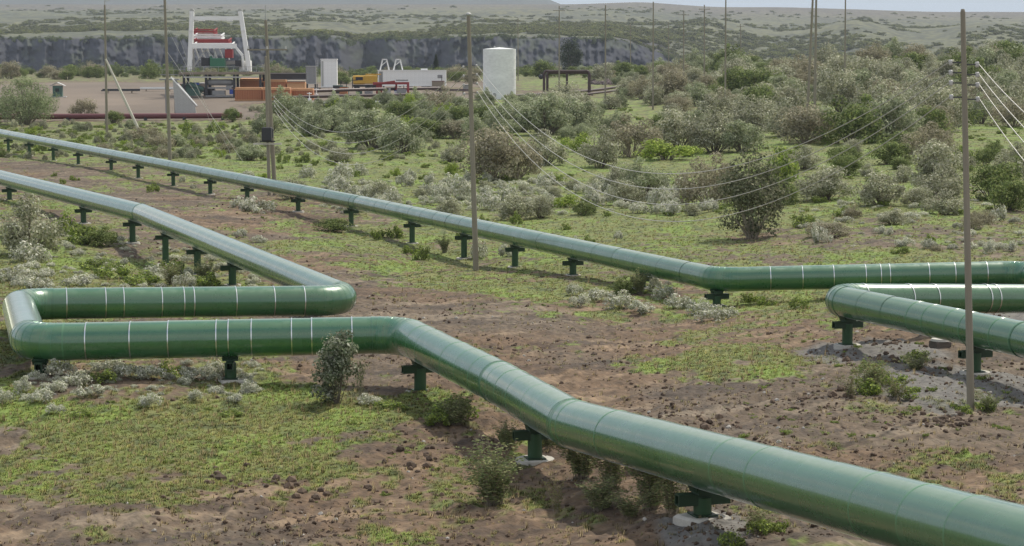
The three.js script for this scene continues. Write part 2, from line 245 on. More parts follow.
function sheet(name, zs, xsAt, uvBox, mat, hfn) {
  const pos = [], uv = [], idx = []; let n = 0; const [x0, x1, z0, z1] = uvBox;
  zs.forEach((z, j) => { const xs = xsAt(z); n = xs.length; for (const x of xs) { pos.push(x, hfn(x, z), z); uv.push((x - x0) / (x1 - x0), (z - z0) / (z1 - z0)); } });
  for (let j = 0; j + 1 < zs.length; j++) for (let i = 0; i + 1 < n; i++) { const a = j * n + i; idx.push(a, a + 1, a + n, a + 1, a + n + 1, a + n); }
  const g = new THREE.BufferGeometry(); g.setAttribute('position', new THREE.Float32BufferAttribute(pos, 3)); g.setAttribute('uv', new THREE.Float32BufferAttribute(uv, 2)); g.setIndex(idx); g.computeVertexNormals();
  const m = new THREE.Mesh(g, mat); m.name = name; m.receiveShadow = m.castShadow = true; m.userData.kind = 'structure'; scene.add(m); return m;
}
const ZS = []; for (let d = -70; d < 26; d += 8) ZS.push(-d); for (let d = 26; d < 300;) { ZS.push(-d); d += Math.max(0.16, d * 0.0052); } ZS.push(-300);
const XS = z => { const d = -z, w = 0.28 * Math.max(d, 22) + 2, o = []; for (let i = 14; i > 0; i--) o.push(-w - (i / 14) ** 2.2 * 320); for (let i = 0; i <= 380; i++) o.push(-w + 2 * w * i / 380); for (let i = 1; i <= 14; i++) o.push(w + (i / 14) ** 2.2 * 320); return o; };
const GB = [-60, 60, -24, -300];
const groundMat = new THREE.MeshStandardMaterial({ map: groundTex(...GB, 2048, 2048), roughness: 0.97 });
groundMat.bumpMap = noiseTex(512, (u, v) => { const k = Math.round(255 * clamp(0.6 * tileFbm(u, v, 12, 4, 5) + 0.4 * tileFbm(u, v, 48, 3, 8))); return [k, k, k]; }, false, 30, 69); groundMat.bumpScale = 0.09;
tag(sheet('ground', ZS, XS, GB, groundMat, groundY), 'grass and bare brown earth the pipelines cross', null, null, 'structure');
const ZF = [-300]; for (let d = 304; d < 1950;) { ZF.push(-d); d += d * 0.012; } ZF.push(-1950);
const XF = z => { const w = 0.30 * -z + 10, o = []; for (let i = 8; i > 0; i--) o.push(-w - (i / 8) ** 2 * 800); for (let i = 0; i <= 200; i++) o.push(-w + 2 * w * i / 200); for (let i = 1; i <= 8; i++) o.push(w + (i / 8) ** 2 * 800); return o; };
const GF = [-420, 420, -300, -1950];
tag(sheet('plain', ZF, XF, GF, new THREE.MeshStandardMaterial({ map: groundTex(...GF, 2048, 1024), roughness: 0.97 }), groundY), 'scrubby plain and drilling pad before the cliff', null, null, 'structure');

let cliffRim, hillTop;
{ // caldera wall and hills: a plain far away rises over a dark cliff to grassy slopes
  const prof = (px, d) => {                                           // pixels above eye level as seen, turned into height below
    const x = (px - 512) / F * d, n = fbm(x * 0.002 + 9, d * 0.002, 5) - 0.5, gul = fbm(px * 0.02 + 3, 4.2, 4);
    const left = smooth(730, 600, px);                                // cliff fades out to the right
    const cliffTop = 9 + 7 * left + 8 * (fbm(px * 0.012, 7.7, 4) - 0.5) - 3 * smooth(30, 0, Math.abs(px - 360)), foot = -18;
    const dc = 1800 + 260 * (fbm(px * 0.01 + 1, 3.3, 4) - 0.5) + 60 * (fbm(px * 0.09 + 1, 8.3, 3) - 0.5) + 120 * smooth(26, 0, Math.abs(px - 365));
    const steep = lerp(520, 45, left);
    const c = smooth(dc, dc + steep + 60 * gul, d);
    prof.dc = dc; prof.top = cliffTop; prof.left = left; prof.rock = 0.85 * smooth(0.02, 0.12, c) * (1 - smooth(dc + steep * 0.9 + 60 * gul, dc + steep * 1.4 + 90 * gul + 60, d)) * smooth(0.2, 0.7, left);
    let y = lerp(foot, cliffTop, c);
    const far = clamp((d - dc - steep) / (4300 - dc)); const rim = 50 + 2.5 * smooth(560, 660, px) - 5.5 * smooth(760, 960, px);
    y += (rim - cliffTop) * Math.pow(far, 0.75) * c;
    y += (14 * n + 5 * (fbm(x * 0.01, d * 0.006, 3) - 0.5)) * smooth(dc + 100, dc + 500, d) * smooth(4500, 3300, d);
    // two rounded spurs on the right
    y += 15 * Math.exp(-(((px - 850) / 46) ** 2)) * smooth(2000, 2600, d) * smooth(3300, 2700, d) + 14 * Math.exp(-(((px - 712) / 40) ** 2)) * smooth(2000, 2700, d) * smooth(3500, 2800, d) + 12 * Math.exp(-(((px - 985) / 60) ** 2)) * smooth(2000, 2500, d) * smooth(3100, 2700, d);
    if (d > 4400) y -= 10 * smooth(4400, 4900, d);
    return y;
  };
  hillTop = (px, d) => V((px - 512) / F * d, EYE + prof(px, d) * d / F, -d);
  const ds = []; for (let d = 1640; d < 2300; d += 9) ds.push(d); for (let d = 2300; d <= 5000; d += 30) ds.push(d);
  const NP = 520, pos = [], col = [], idx = [], rk = [];
  ds.forEach(d => { for (let i = 0; i <= NP; i++) {
    const px = -260 + 1544 * i / NP, x = (px - 512) / F * d, y = EYE + prof(px, d) * d / F; pos.push(x, y, -d); rk.push(prof.rock);
  } });
  for (let j = 0; j + 1 < ds.length; j++) for (let i = 0; i < NP; i++) { const a = j * (NP + 1) + i; idx.push(a, a + 1, a + NP + 1, a + 1, a + NP + 2, a + NP + 1); }
  const g = new THREE.BufferGeometry(); g.setAttribute('position', new THREE.Float32BufferAttribute(pos, 3)); g.setIndex(idx); g.computeVertexNormals();
  const HX = 1500, D0 = 1640, D1 = 5000, tw = 1792, th = 1024, data = new Uint8Array(tw * th * 4), uv = [];
  for (let k = 0; k < pos.length; k += 3) uv.push((pos[k] + HX) / (2 * HX), (-pos[k + 2] - D0) / (D1 - D0));
  g.setAttribute('uv', new THREE.Float32BufferAttribute(uv, 2));
  const gi = (i, j) => rk[clamp(j, 0, ds.length - 1) * (NP + 1) + clamp(i, 0, NP)];
  for (let j = 0; j < th; j++) { const d = D0 + (j + 0.5) / th * (D1 - D0), z = -d; let jj = d < 2300 ? (d - 1640) / 9 : (2300 - 1640) / 9 + (d - 2300) / 30; const J = Math.floor(jj), fj = jj - J; for (let i = 0; i < tw; i++) {
    const x = -HX + (i + 0.5) / tw * 2 * HX, ii = clamp((x / d * F + 512 + 260) / 1544 * NP, 0, NP), I = Math.floor(ii), fi = ii - I;
    const rk0 = lerp(lerp(gi(I, J), gi(I + 1, J), fi), lerp(gi(I, J + 1), gi(I + 1, J + 1), fi), fj), rock = rk0 * smooth(0.18, 0.42, fbm(x * 0.012, z * 0.02 + 5, 4));
    const scrub = smooth(0.44, 0.60, 0.45 * fbm(x * 0.012, z * 0.006 + 3, 3) + 0.55 * fbm(x * 0.09, z * 0.03, 3)), dry = fbm(x * 0.003 + 8, z * 0.003, 4), ridge = smooth(-3600, -4200, z + 300 * (dry - 0.5)), fine = 0.55 + 0.9 * noise2(x * 0.25, z * 0.10);
    let r = lerp(0.088, 0.140, dry), gg = lerp(0.098, 0.134, dry), b = lerp(0.048, 0.068, dry);
    r = lerp(r, 0.06, scrub * 0.75); gg = lerp(gg, 0.068, scrub * 0.75); b = lerp(b, 0.045, scrub * 0.75);
    r = lerp(r, 0.12, ridge * 0.6); gg = lerp(gg, 0.098, ridge * 0.6); b = lerp(b, 0.09, ridge * 0.6);
    const st = 0.45 + 1.1 * fbm(x * 0.05, z * 0.02, 4), moss = smooth(0.55, 0.68, fbm(x * 0.02 + 50, z * 0.03, 4)) * 0.6; r = lerp(r, lerp(0.050, 0.07, moss) * st, rock); gg = lerp(gg, lerp(0.048, 0.08, moss) * st, rock); b = lerp(b, lerp(0.054, 0.045, moss) * st, rock);
    const o = (j * tw + i) * 4; data[o] = toS(r * fine); data[o + 1] = toS(gg * fine); data[o + 2] = toS(b * fine); data[o + 3] = 255;
  } }
  const ht = new THREE.DataTexture(data, tw, th); ht.colorSpace = THREE.SRGBColorSpace; ht.magFilter = THREE.LinearFilter; ht.minFilter = THREE.LinearMipmapLinearFilter; ht.generateMipmaps = true; ht.needsUpdate = true;
  const m = new THREE.Mesh(g, new THREE.MeshStandardMaterial({ map: ht, roughness: 0.98 })); m.name = 'hills'; m.receiveShadow = m.castShadow = true; tag(m, 'grassy slopes above a dark rock cliff', null, null, 'structure'); scene.add(m);
  { // the rock face itself: a rough wall with ledges, gullies and scrub clinging to it
    const NX = 900, NY = 30, p3 = [], c3 = [], i3 = [];
    for (let i = 0; i <= NX; i++) { const px = -200 + 940 * i / NX; prof(px, 1800); const dc = prof.dc, top = prof.top, fade = smooth(735, 610, px), s = px * 0.9;
      for (let j = 0; j <= NY; j++) { const t = j / NY, ledge = 16 * (fbm(s * 0.06, t * 5 + 3, 4) - 0.5) + 34 * (fbm(s * 0.022 + 7, t * 1.6, 4) - 0.5) + 8 * (noise2(s * 0.4, t * 11) - 0.5), d = dc - 30 + 46 * t * t + ledge, topj = top + 5.0 * (fbm(s * 0.06 + 4, 2.2, 4) - 0.5) + 0.8;
        p3.push((px - 512) / F * d, EYE + lerp(-22, lerp(-20, topj, fade), t) * d / F, -d);
        const scrub = smooth(0.50, 0.66, 0.6 * fbm(s * 0.035 + 20, t * 2.2, 4) + 0.4 * fbm(s * 0.16, t * 7, 3)), k = 0.78 + 0.44 * fbm(s * 0.11, t * 5, 4); c3.push(lerp(0.030, 0.052, scrub) * k, lerp(0.033, 0.062, scrub) * k, lerp(0.046, 0.048, scrub) * k); } }
    cliffRim = []; for (let i = 0; i <= NX; i++) { const o = (i * (NY + 1) + NY) * 3, f = (i * (NY + 1) + 5) * 3; cliffRim.push([p3[o], p3[o + 1], p3[o + 2], p3[f], p3[f + 1], p3[f + 2]]); }
    for (let i = 0; i < NX; i++) for (let j = 0; j < NY; j++) { const a = i * (NY + 1) + j; i3.push(a, a + NY + 1, a + 1, a + 1, a + NY + 1, a + NY + 2); }
    const g3 = new THREE.BufferGeometry(); g3.setAttribute('position', new THREE.Float32BufferAttribute(p3, 3)); g3.setAttribute('color', new THREE.Float32BufferAttribute(c3, 3)); g3.setIndex(i3); g3.computeVertexNormals();
    const m3 = new THREE.Mesh(g3, new THREE.MeshStandardMaterial({ vertexColors: true, roughness: 0.98, side: THREE.DoubleSide })); m3.name = 'cliff'; m3.castShadow = m3.receiveShadow = true; tag(m3, 'dark blue-grey rock cliff with scrub patches', null, null, 'structure'); scene.add(m3);
  }
  // a farther range closing the view on the left
  const p2 = [], i2 = [], c2 = []; const dd = [6200, 6500, 6800, 7200, 7600, 8200];
  dd.forEach((d, j) => { for (let i = 0; i <= 200; i++) { const px = -400 + 1500 * i / 200, t = j / 5; const top = lerp(69, 46, smooth(510, 580, px)) - 8 * smooth(575, 800, px) + 6 * (fbm(px * 0.02, 1.5, 4) - 0.5); p2.push((px - 512) / F * d, EYE + lerp(15, top, Math.sin(Math.min(1, t * 1.4) * Math.PI / 2)) * d / F, -d); const k = 0.8 + 0.4 * fbm(px * 0.05, j * 1.7, 4); c2.push(0.075 * k, 0.085 * k, 0.075 * k); } });
  for (let j = 0; j + 1 < dd.length; j++) for (let i = 0; i < 200; i++) { const a = j * 201 + i; i2.push(a, a + 1, a + 201, a + 1, a + 202, a + 201); }
  const g2 = new THREE.BufferGeometry(); g2.setAttribute('position', new THREE.Float32BufferAttribute(p2, 3)); g2.setAttribute('color', new THREE.Float32BufferAttribute(c2, 3)); g2.setIndex(i2); g2.computeVertexNormals();
  const m2 = new THREE.Mesh(g2, new THREE.MeshStandardMaterial({ vertexColors: true, roughness: 0.98 })); m2.name = 'far_hills'; tag(m2, 'hazy dark range on the skyline', null, null, 'structure'); scene.add(m2);
}

// ---------------------------------------------------------------- pipelines: lapped cladding panels with bright seams, gored elbows
const cladTex = noiseTex(1024, (u, v) => { const n = tileFbm(u, v, 5, 5, 11), f = tileFbm(u, v, 60, 3, 2), run = tileFbm(u, v, 24, 2, 51), dust = smooth(0.50, 0.72, 0.65 * tileFbm(u, v, 7, 5, 61) + 0.35 * run), k = 0.80 + 0.22 * n + 0.10 * (f - 0.5); return [toS(lerp(k * 0.9, 1, dust * 0.55)), toS(lerp(k * 0.9, 0.97, dust * 0.3)), toS(lerp(k * 0.9, 1, dust * 0.5))]; }, true);
const cladRough = noiseTex(1024, (u, v) => { const n = tileFbm(u, v, 4, 5, 21), st = tileFbm(u, v, 30, 3, 31), dust = smooth(0.50, 0.72, 0.65 * tileFbm(u, v, 7, 5, 61) + 0.35 * tileFbm(u, v, 24, 2, 51)); const k = Math.round(255 * clamp(0.5 + 0.4 * n + 0.3 * (st - 0.5) + 0.3 * dust)); return [k, k, k]; }, false);
const cladBump = noiseTex(512, (u, v) => { const k = Math.round(255 * clamp(tileFbm(u, v, 4, 3, 41))); return [k, k, k]; }, false);
function cladMat(r, g, b) { return new THREE.MeshPhysicalMaterial({ color: lin(r, g, b), map: cladTex, roughness: 0.42, roughnessMap: cladRough, metalness: 0.0, ior: 1.65, clearcoat: 1, clearcoatRoughness: 0.12, sheen: 1.0, sheenColor: lin(0.85, 0.88, 0.86), sheenRoughness: 0.32, bumpMap: cladBump, bumpScale: 0.012 }); }
const clads = [cladMat(0.050, 0.180, 0.068), cladMat(0.057, 0.190, 0.076), cladMat(0.045, 0.171, 0.062)];
const seamMat = std(lin(0.78, 0.80, 0.78), 0.3, 1.0), lapMat = new THREE.MeshPhysicalMaterial({ color: lin(0.085, 0.225, 0.105), roughness: 0.45, ior: 1.6, clearcoat: 0.6, clearcoatRoughness: 0.2 }), goreSeam = new THREE.MeshPhysicalMaterial({ color: lin(0.10, 0.24, 0.14), roughness: 0.3, metalness: 0.3, clearcoat: 0.6, clearcoatRoughness: 0.1 });
function ringTube(stations, n = 40) {                                 // stations: {c, dir, up-plane axes, r}
  const pos = [], nor = [], uv = [], idx = [];
  stations.forEach(({ c, a, b, r, t, tilt = 0 }) => { for (let i = 0; i <= n; i++) { const q = i / n * 2 * Math.PI, x = Math.cos(q), y = Math.sin(q); const d = a.clone().multiplyScalar(x).addScaledVector(b, y); pos.push(c.x + d.x * r, c.y + d.y * r, c.z + d.z * r); d.normalize(); nor.push(d.x, d.y, d.z); uv.push(t / 3.3, i / n); } });
  for (let j = 0; j + 1 < stations.length; j++) for (let i = 0; i < n; i++) { const k = j * (n + 1) + i; idx.push(k, k + 1, k + n + 1, k + 1, k + n + 2, k + n + 1); }
  const g = new THREE.BufferGeometry(); g.setAttribute('position', new THREE.Float32BufferAttribute(pos, 3)); g.setAttribute('normal', new THREE.Float32BufferAttribute(nor, 3)); g.setAttribute('uv', new THREE.Float32BufferAttribute(uv, 2)); g.setIndex(idx); return g;
}
function frame(dir) { const a = V(0, 1, 0).addScaledVector(dir, -dir.y).normalize(), b = new THREE.Vector3().crossVectors(dir, a); return { a, b }; }
function pipeline(route, D, name, label, group, elbowR, seamPx, seed) {
  const root = thing(name, label, 'pipeline', V(0, 0, 0), 0, group), R = D / 2, rnd = rng(seed), lines = [];
  let t = 0; let prev = route[0].clone();
  const panel = (p, q, dir, lift) => {                                // one cladding sheet, lapping over the next
    const { a, b } = frame(dir), w = () => (rnd() - 0.5) * 0.006, L = p.distanceTo(q);
    const m = part('cladding_panel', ringTube([{ c: p.clone().add(V(w(), w(), w())), a, b, r: R - 0.004, t }, { c: q.clone().addScaledVector(dir, 0.03).add(V(w(), w(), w())), a, b, r: R + 0.0015 + lift, t: t + L }]), clads[Math.floor(rnd() * 3)], root);
    t += L; return m;
  };
  const seam = (m, q, dir, wide, mat) => { const { a, b } = frame(dir); if (mat === lapMat) { const st = (o, rr) => ({ c: q.clone().addScaledVector(dir, o), a, b, r: R + rr, t: 0 }); part('seam_band', ringTube([st(-0.012, 0.0005), st(0, 0.0075), st(0.034, 0.0065), st(0.04, -0.004)]), mat, m); return; } part('seam_band', ringTube([{ c: q.clone().addScaledVector(dir, -wide), a, b, r: R + 0.004, t: 0 }, { c: q.clone().addScaledVector(dir, -wide), a, b, r: R + (mat === seamMat ? 0.014 : 0.006), t: 0 }, { c: q.clone().addScaledVector(dir, wide), a, b, r: R + (mat === seamMat ? 0.014 : 0.006), t: 0.05 }, { c: q.clone().addScaledVector(dir, wide), a, b, r: R + 0.002, t: 0.05 }]), mat, m); };
  for (let i = 0; i + 1 < route.length; i++) {
    const A = route[i], B = route[i + 1], dir = B.clone().sub(A).normalize(); let end = B.clone(), elbow = null;
    if (i + 2 < route.length) {
      const nd = route[i + 2].clone().sub(B).normalize(), ang = dir.angleTo(nd), er = ang > 0.5 ? elbowR : 2.4, cut = er * Math.tan(ang / 2);
      end = B.clone().addScaledVector(dir, -cut); elbow = { nd, ang, er, cut };
    }
    const L = prev.distanceTo(end), marks = []; const list = seamPx[i];
    if (list) { for (const px of list) { const p = onSeg(prev, end, px); marks.push([p.distanceTo(prev), true]); } marks.sort((x, y) => x[0] - y[0]); }
    else { let s = 0; for (;;) { const d = -lerp(prev.z, end.z, s / L), step = d > 130 ? 4.8 : d > 75 ? 2.4 : 0.75 + 0.75 * rnd(); s += step; if (s > L - 0.3) break; marks.push([s, rnd() < 0.75]); } }
    let p = prev.clone(); const grid = [...marks, [L, false]];
    for (const [s, vis] of grid) { const q = prev.clone().addScaledVector(dir, s); const m = panel(p, q, dir, rnd() * 0.002); const d = -q.z; if (d < 130) if (list && vis || d < 60 && rnd() < 0.6) seam(m, q, dir, list && vis ? 0.013 : 0.007, list && vis ? seamMat : lapMat); p = q; }
    if (elbow) {
      const { nd, ang, er } = elbow, n = Math.max(2, Math.round(ang / 0.19)), axis = new THREE.Vector3().crossVectors(dir, nd).normalize(), inn = new THREE.Vector3().crossVectors(axis, dir).normalize(), ctr = end.clone().addScaledVector(inn, er);
      const fr = frame(dir); let d0 = dir.clone(), p0 = end.clone();
      const sta = k => { const q = new THREE.Quaternion().setFromAxisAngle(axis, ang * k / n); const c = end.clone().sub(ctr).applyQuaternion(q).add(ctr), dd = dir.clone().applyQuaternion(q); return { c, dd, a: fr.a.clone().applyQuaternion(q), b: fr.b.clone().applyQuaternion(q) }; };
      for (let k = 0; k < n; k++) { const s0 = sta(k), s1 = sta(k + 1); const m = part('elbow_gore', ringTube([{ c: s0.c, a: s0.a, b: s0.b, r: R + 0.002, t }, { c: s1.c, a: s1.a, b: s1.b, r: R + 0.006, t: t + 0.25 }]), clads[(k + i) % 3], root); t += 0.25;
        const e = 0.008, r = (o, rr) => ({ c: s1.c.clone().addScaledVector(s1.dd, o), a: s1.a, b: s1.b, r: R + rr, t: 0 }); part('seam_band', ringTube([r(-e, 0.004), r(-e, 0.011), r(e, 0.011), r(e, 0.002)]), goreSeam, m); }
      const last = sta(n); prev = last.c.clone();
    }
  }
  return root;
}
pipeline(route1, D1, 'pipeline', 'green clad steam pipeline whose sideways loop lies behind the leafy sapling', 'green clad pipelines', 1.15, { 3: [87, 131, 169, 217, 229, 252, 292, 312, 352], 5: [66, 105, 123, 161, 183, 193, 235, 273, 303] }, 5);
pipeline(route2, D2, 'pipeline', 'green clad steam pipeline bordering the thicket, its loop behind the leaning pole', 'green clad pipelines', 1.15, { 2: [770, 802, 833, 865, 880, 889, 928, 954, 986], 4: [862, 907, 932, 984, 993, 1040, 1080, 1110] }, 8);

// supports: post on a concrete footing, cross beam and shoe under the pipe
for (const [k, s] of supportSpots.entries()) {
  const D = s.line === 1 ? D1 : D2, gy = groundY(s.p.x, s.p.z), bottom = s.p.y - D / 2, h = bottom - gy;
  const g = thing('pipe_support', s.line === 1 ? 'dark green steel post with cross beam carrying the pipeline that loops by the sapling' : 'dark green steel post with cross beam carrying the pipeline that borders the thicket', 'pipe support', V(s.p.x, gy, s.p.z), Math.atan2(s.dir.x, s.dir.z), s.line === 1 ? 'supports of the sapling-side pipeline' : 'supports of the thicket-side pipeline');
  const r = rng(k + 40), bw = 1.0, beamY = Math.max(0.35, h - 0.20);
  part('footing', k % 3 === 1 ? chamferBox(0.78, 0.6, 0.72, 0.05).rotateY(r() - 0.5).translate(0, -0.555, 0) : new THREE.CylinderGeometry(0.36 + r() * 0.08, 0.46 + r() * 0.08, 0.6, 14).translate(0, -0.3 + 0.045, 0), M.concrete, g);
  part('post', new THREE.CylinderGeometry(0.165, 0.165, beamY - 0.05, 20).translate(0, (beamY + 0.05) / 2 + 0.03, 0), M.post, g);
  part('base_plate', box(0.42, 0.03, 0.42, 0, 0.06, 0), M.beamSteel, g);
  part('cross_beam', [box(bw, 0.16, 0.03, 0, beamY, 0.09), box(bw, 0.16, 0.03, 0, beamY, -0.09), box(bw, 0.025, 0.21, 0, beamY + 0.0925, 0), box(bw, 0.025, 0.21, 0, beamY - 0.0925, 0)], M.beamSteel, g);
  const sh = h - beamY - 0.105; part('pipe_shoe', [box(0.34, Math.max(0.04, sh + 0.04), 0.44, 0, beamY + 0.105 + Math.max(0.04, sh + 0.04) / 2, 0), box(0.05, 0.16, 0.40, 0.17, h + 0.0, 0, 0, 0, -0.5), box(0.05, 0.16, 0.40, -0.17, h + 0.0, 0, 0, 0, 0.5)], M.beamSteel, g);
}
{ const p = spot(940, 350); const g = thing('concrete_block', 'short white-topped concrete stump left beside the pipe support', 'block', p, 0.3); part('block', chamferBox(0.5, 0.26, 0.5, 0.04).translate(0, -0.04, 0), std(lin(0.12, 0.10, 0.085), 0.95), g); part('cap', new THREE.CylinderGeometry(0.27, 0.3, 0.07, 14).translate(0, 0.245, 0), M.concrete, g); }
// END_PIPES
// ---------------------------------------------------------------- power poles and cables
function pole(px, py, topPx, topY, r0, label, opt = {}) {
  const b = opt.d ? V((px - 512) / F * opt.d, 0, -opt.d) : spot(px, py); b.y = groundY(b.x, b.z);
  const s = F / -b.z, top = at(topPx, topY, px2(b)[2]); top.z = b.z; const lean = top.clone().sub(b);
  const g = thing('power_pole', label, 'power pole', b, 0, opt.group);
  const up = f => lean.clone().multiplyScalar(f), mat = opt.mat || M.wood, r1 = r0 * 0.62;
  part('shaft', new THREE.LatheGeometry([[0, -0.6], [r0 * 1.02, -0.6], [r0, 0], [r0 * 0.86, 0.36], [r0 * 0.72, 0.75], [r1, 0.992], [r1 * 0.7, 1], [0, 1]].map(([x, y], i) => new THREE.Vector2(x, i < 2 ? y : y * lean.y)), 14).applyMatrix4(new THREE.Matrix4().makeShear(0, 0, lean.x / lean.y, 0, 0, 0)), mat, g);
  g.userData.top = undefined; delete g.userData.top;
  return { g, b, up, lean, top, s };
}
function insulators(P, fracs, side = 1) {
  const spots = [];
  for (const f of fracs) { const c = P.up(f); part('bracket', box(0.26, 0.035, 0.035, c.x + side * 0.2, c.y, c.z), M.iron, P.g); const i = part('insulator', new THREE.LatheGeometry([[0, -.07], [.035, -.07], [.06, -.03], [.04, 0], [.06, .03], [.035, .07], [0, .07]].map(([x, y]) => new THREE.Vector2(x, y)), 10).translate(c.x + side * 0.33, c.y, c.z), M.ceramic, P.g); i.name = 'insulator'; spots.push(P.b.clone().add(c).add(V(side * 0.38, 0, 0))); }
  return spots;
}
function crossarm(P, f, w, turn = 0, n = 3) {
  const c = P.up(f); part('crossarm', box(w, 0.12, 0.1, 0, 0, 0, turn).translate(c.x, c.y, c.z + 0.14), M.wood, P.g);
  for (let k = 0; k < n; k++) { const o = (k / (n - 1) - 0.5) * (w - 0.2); part('insulator', new THREE.CylinderGeometry(0.045, 0.06, 0.22, 8).translate(c.x + o * Math.cos(turn), c.y + 0.17, c.z + 0.14 - o * Math.sin(turn)), M.ceramic, P.g); }
}
function cable(a, b, sag, r, label, group) {
  const pts = []; for (let i = 0; i <= 24; i++) { const t = i / 24, p = a.clone().lerp(b, t); p.y -= sag * 4 * t * (1 - t); pts.push(p); }
  const m = part('power_cable', tube(pts, r, 5, 48), M.cable, scene); m.name = numbered('power_cable'); tag(m, label, 'cable', group); return m;
}
const pRight = pole(971, 407, 953.0, 10, 0.098, 'leaning grey wooden pole rising in front of a green pipe loop', { mat: M.wood });
const pMid = pole(476, 271, 469, 16, 0.15, 'straight slim wooden pole just in front of the thicket-side pipeline', {});
const pPair = pole(275, 195, 268, 20, 0.18, 'tall pole with a crossarm, paired with a shorter pole before the thicket-side pipeline', {});
const pPair2 = pole(269.5, 195.5, 267.5, 56, 0.15, 'shorter pole with a dark transformer box beside a taller pole', {});
const pTall = pole(170, 160, 167.5, -14, 0.2, 'very tall pole with guy wires between the thicket-side pipeline and the pad', {});
const pStrut = pole(107, 133, 107.5, 5, 0.2, 'pole propped by a pale diagonal strut near the drilling pad', {});
{ const P = pStrut, a = at(108, 59, P.s).sub(P.b), b = spot(141, 133).sub(P.b); a.z = 0.05; b.y -= 0.3; part('strut', bar(b, a, 0.22, 0.15, 10), M.woodPale, P.g); part('lamp_arm', [bar(V(P.lean.x, P.lean.y - 0.2, 0), V(P.lean.x, P.lean.y + 0.6, 0), 0.06), bar(V(P.lean.x, P.lean.y + 0.5, 0), V(P.lean.x + 0.7, P.lean.y + 0.65, 0), 0.05)], M.paleGrey, P.g); }
crossarm(pPair, 0.83, 3.1); insulators(pPair, [0.56, 0.535, 0.51], 1);
{ const P = pPair; part('top_spike', bar(P.up(0.99), P.up(1).add(V(0, 1.1, 0)), 0.05, 0.03), M.paleGrey, P.g); part('service_box', chamferBox(0.5, 0.7, 0.4, 0.03).translate(P.up(0.33).x - 0.1, P.up(0.33).y, 0.35), M.darkGrey, P.g); }
{ const P = pPair2; part('transformer', [chamferBox(0.75, 1.05, 0.55, 0.05).translate(P.up(0.45).x, P.up(0.45).y - 0.6, 0.55), box(1.2, 0.1, 0.1, P.up(0.45).x, P.up(0.45).y - 0.65, 0.2)], M.darkGrey, P.g); part('crossbeam', box(2.2, 0.14, 0.12, P.up(0.52).x, P.up(0.52).y - 1.6, 0.2), M.woodPale, P.g); }
const midL = insulators(pMid, [0.80, 0.765, 0.73, 0.695], -1), midR = insulators(pMid, [0.805, 0.77, 0.735, 0.70], 1);
{ const P = pMid; part('lamp_head', new THREE.SphereGeometry(0.15, 12, 8).scale(1, 0.7, 1).translate(P.lean.x, P.lean.y + 0.05, 0), M.paleGrey, P.g); }
const rgtL = insulators(pRight, [0.87, 0.845, 0.82, 0.785], -1), rgtR = insulators(pRight, [0.865, 0.84, 0.815, 0.78], 1);
for (let k = 0; k < 4; k++) {
  const pa = [0.56, 0.535, 0.51, 0.485][k], a = pPair.b.clone().add(pPair.up(pa)).add(V(0.35, 0, 0));
  cable(a, midL[k], 3.0 + 0.3 * k, 0.016, 'slack pale cable hanging between the paired poles and the slim pole', 'cables from the paired poles');
  cable(midR[k], rgtL[k], 4.0 + 0.22 * k, 0.013, 'slack pale cable hanging from the slim pole to the leaning pole', 'cables to the leaning pole');
  const e = V(15.5 + 0.2 * k, 8.2 - 0.35 * k, -33); cable(rgtR[k], e, 2.0 + 0.25 * k, 0.012, 'pale cable leaving the leaning pole over the pipe loop', 'cables beyond the leaning pole');
}
{ // the pole those cables run to, just out of the picture
  const b = V(15.8, groundY(15.8, -33), -33), g = thing('power_pole', 'wooden pole carrying the cables past the pipe loop', 'power pole', b); part('shaft', new THREE.CylinderGeometry(0.09, 0.13, 9 - b.y + 0.6, 12).translate(0, (9 - b.y) / 2 - 0.3, 0), M.wood, g); }
for (const [e, k] of [[[188, 33], 0], [[187, 46], 1], [[186, 58], 2]]) { const a = pTall.b.clone().add(pTall.up(0.93 - 0.15 * k)), p = spot(224 + 10 * k, 158 + 2 * k); const m = part('guy_wire', bar(p.clone().add(V(0, -0.1, 0)), a, 0.014, 0.014, 5), M.cable, scene); m.name = numbered('guy_wire'); tag(m, 'thin stay wire running from the very tall pole to the grass', 'guy wire', 'stay wires of the very tall pole'); }
// line of poles across the scrub
for (const [px, top, d, arm, label] of [
  [559, 6, 400, 1, 'pole with a small crossarm behind the dark conifer'], [605, 5, 360, 0, 'bare pole beside the lava bank before the cliff end'], [652.5, 2, 350, 0, 'bare pole at the edge of the lava bank'], [683, 11, 420, 1, 'pole with a crossarm above the lava bank'], [703.5, 5, 400, 1, 'pole with a high crossarm above the scrub'], [724.5, -6, 330, 0, 'tall bare pole rising out of the scrub'],
  [740, 24, 560, 1, 'small distant pole with a crossarm below the hills'], [630, 23, 620, 1, 'small distant pole by the end of the cliff'], [518, 18, 600, 1, 'distant pole beside the white tank'], [668, 22, 640, 0, 'thin distant pole below the pale hillside'], [843.5, -6, 330, 0, 'tall bare pole standing in the thicket'], [828, 40, 620, 0, 'thin distant pole above the thicket'], [814, -12, 255, 1, 'upright pole of a close pair in the thicket'], [811, -12, 258, 0, 'slanting pole of a close pair in the thicket'],
]) { const P = pole(px - (label.startsWith('slanting') ? 5 : 0), 0, px, top, d < 300 ? 0.2 : 0.17, label, { d, group: 'poles across the scrub' }); if (arm) crossarm(P, 0.95, 2.4, 0.3); }

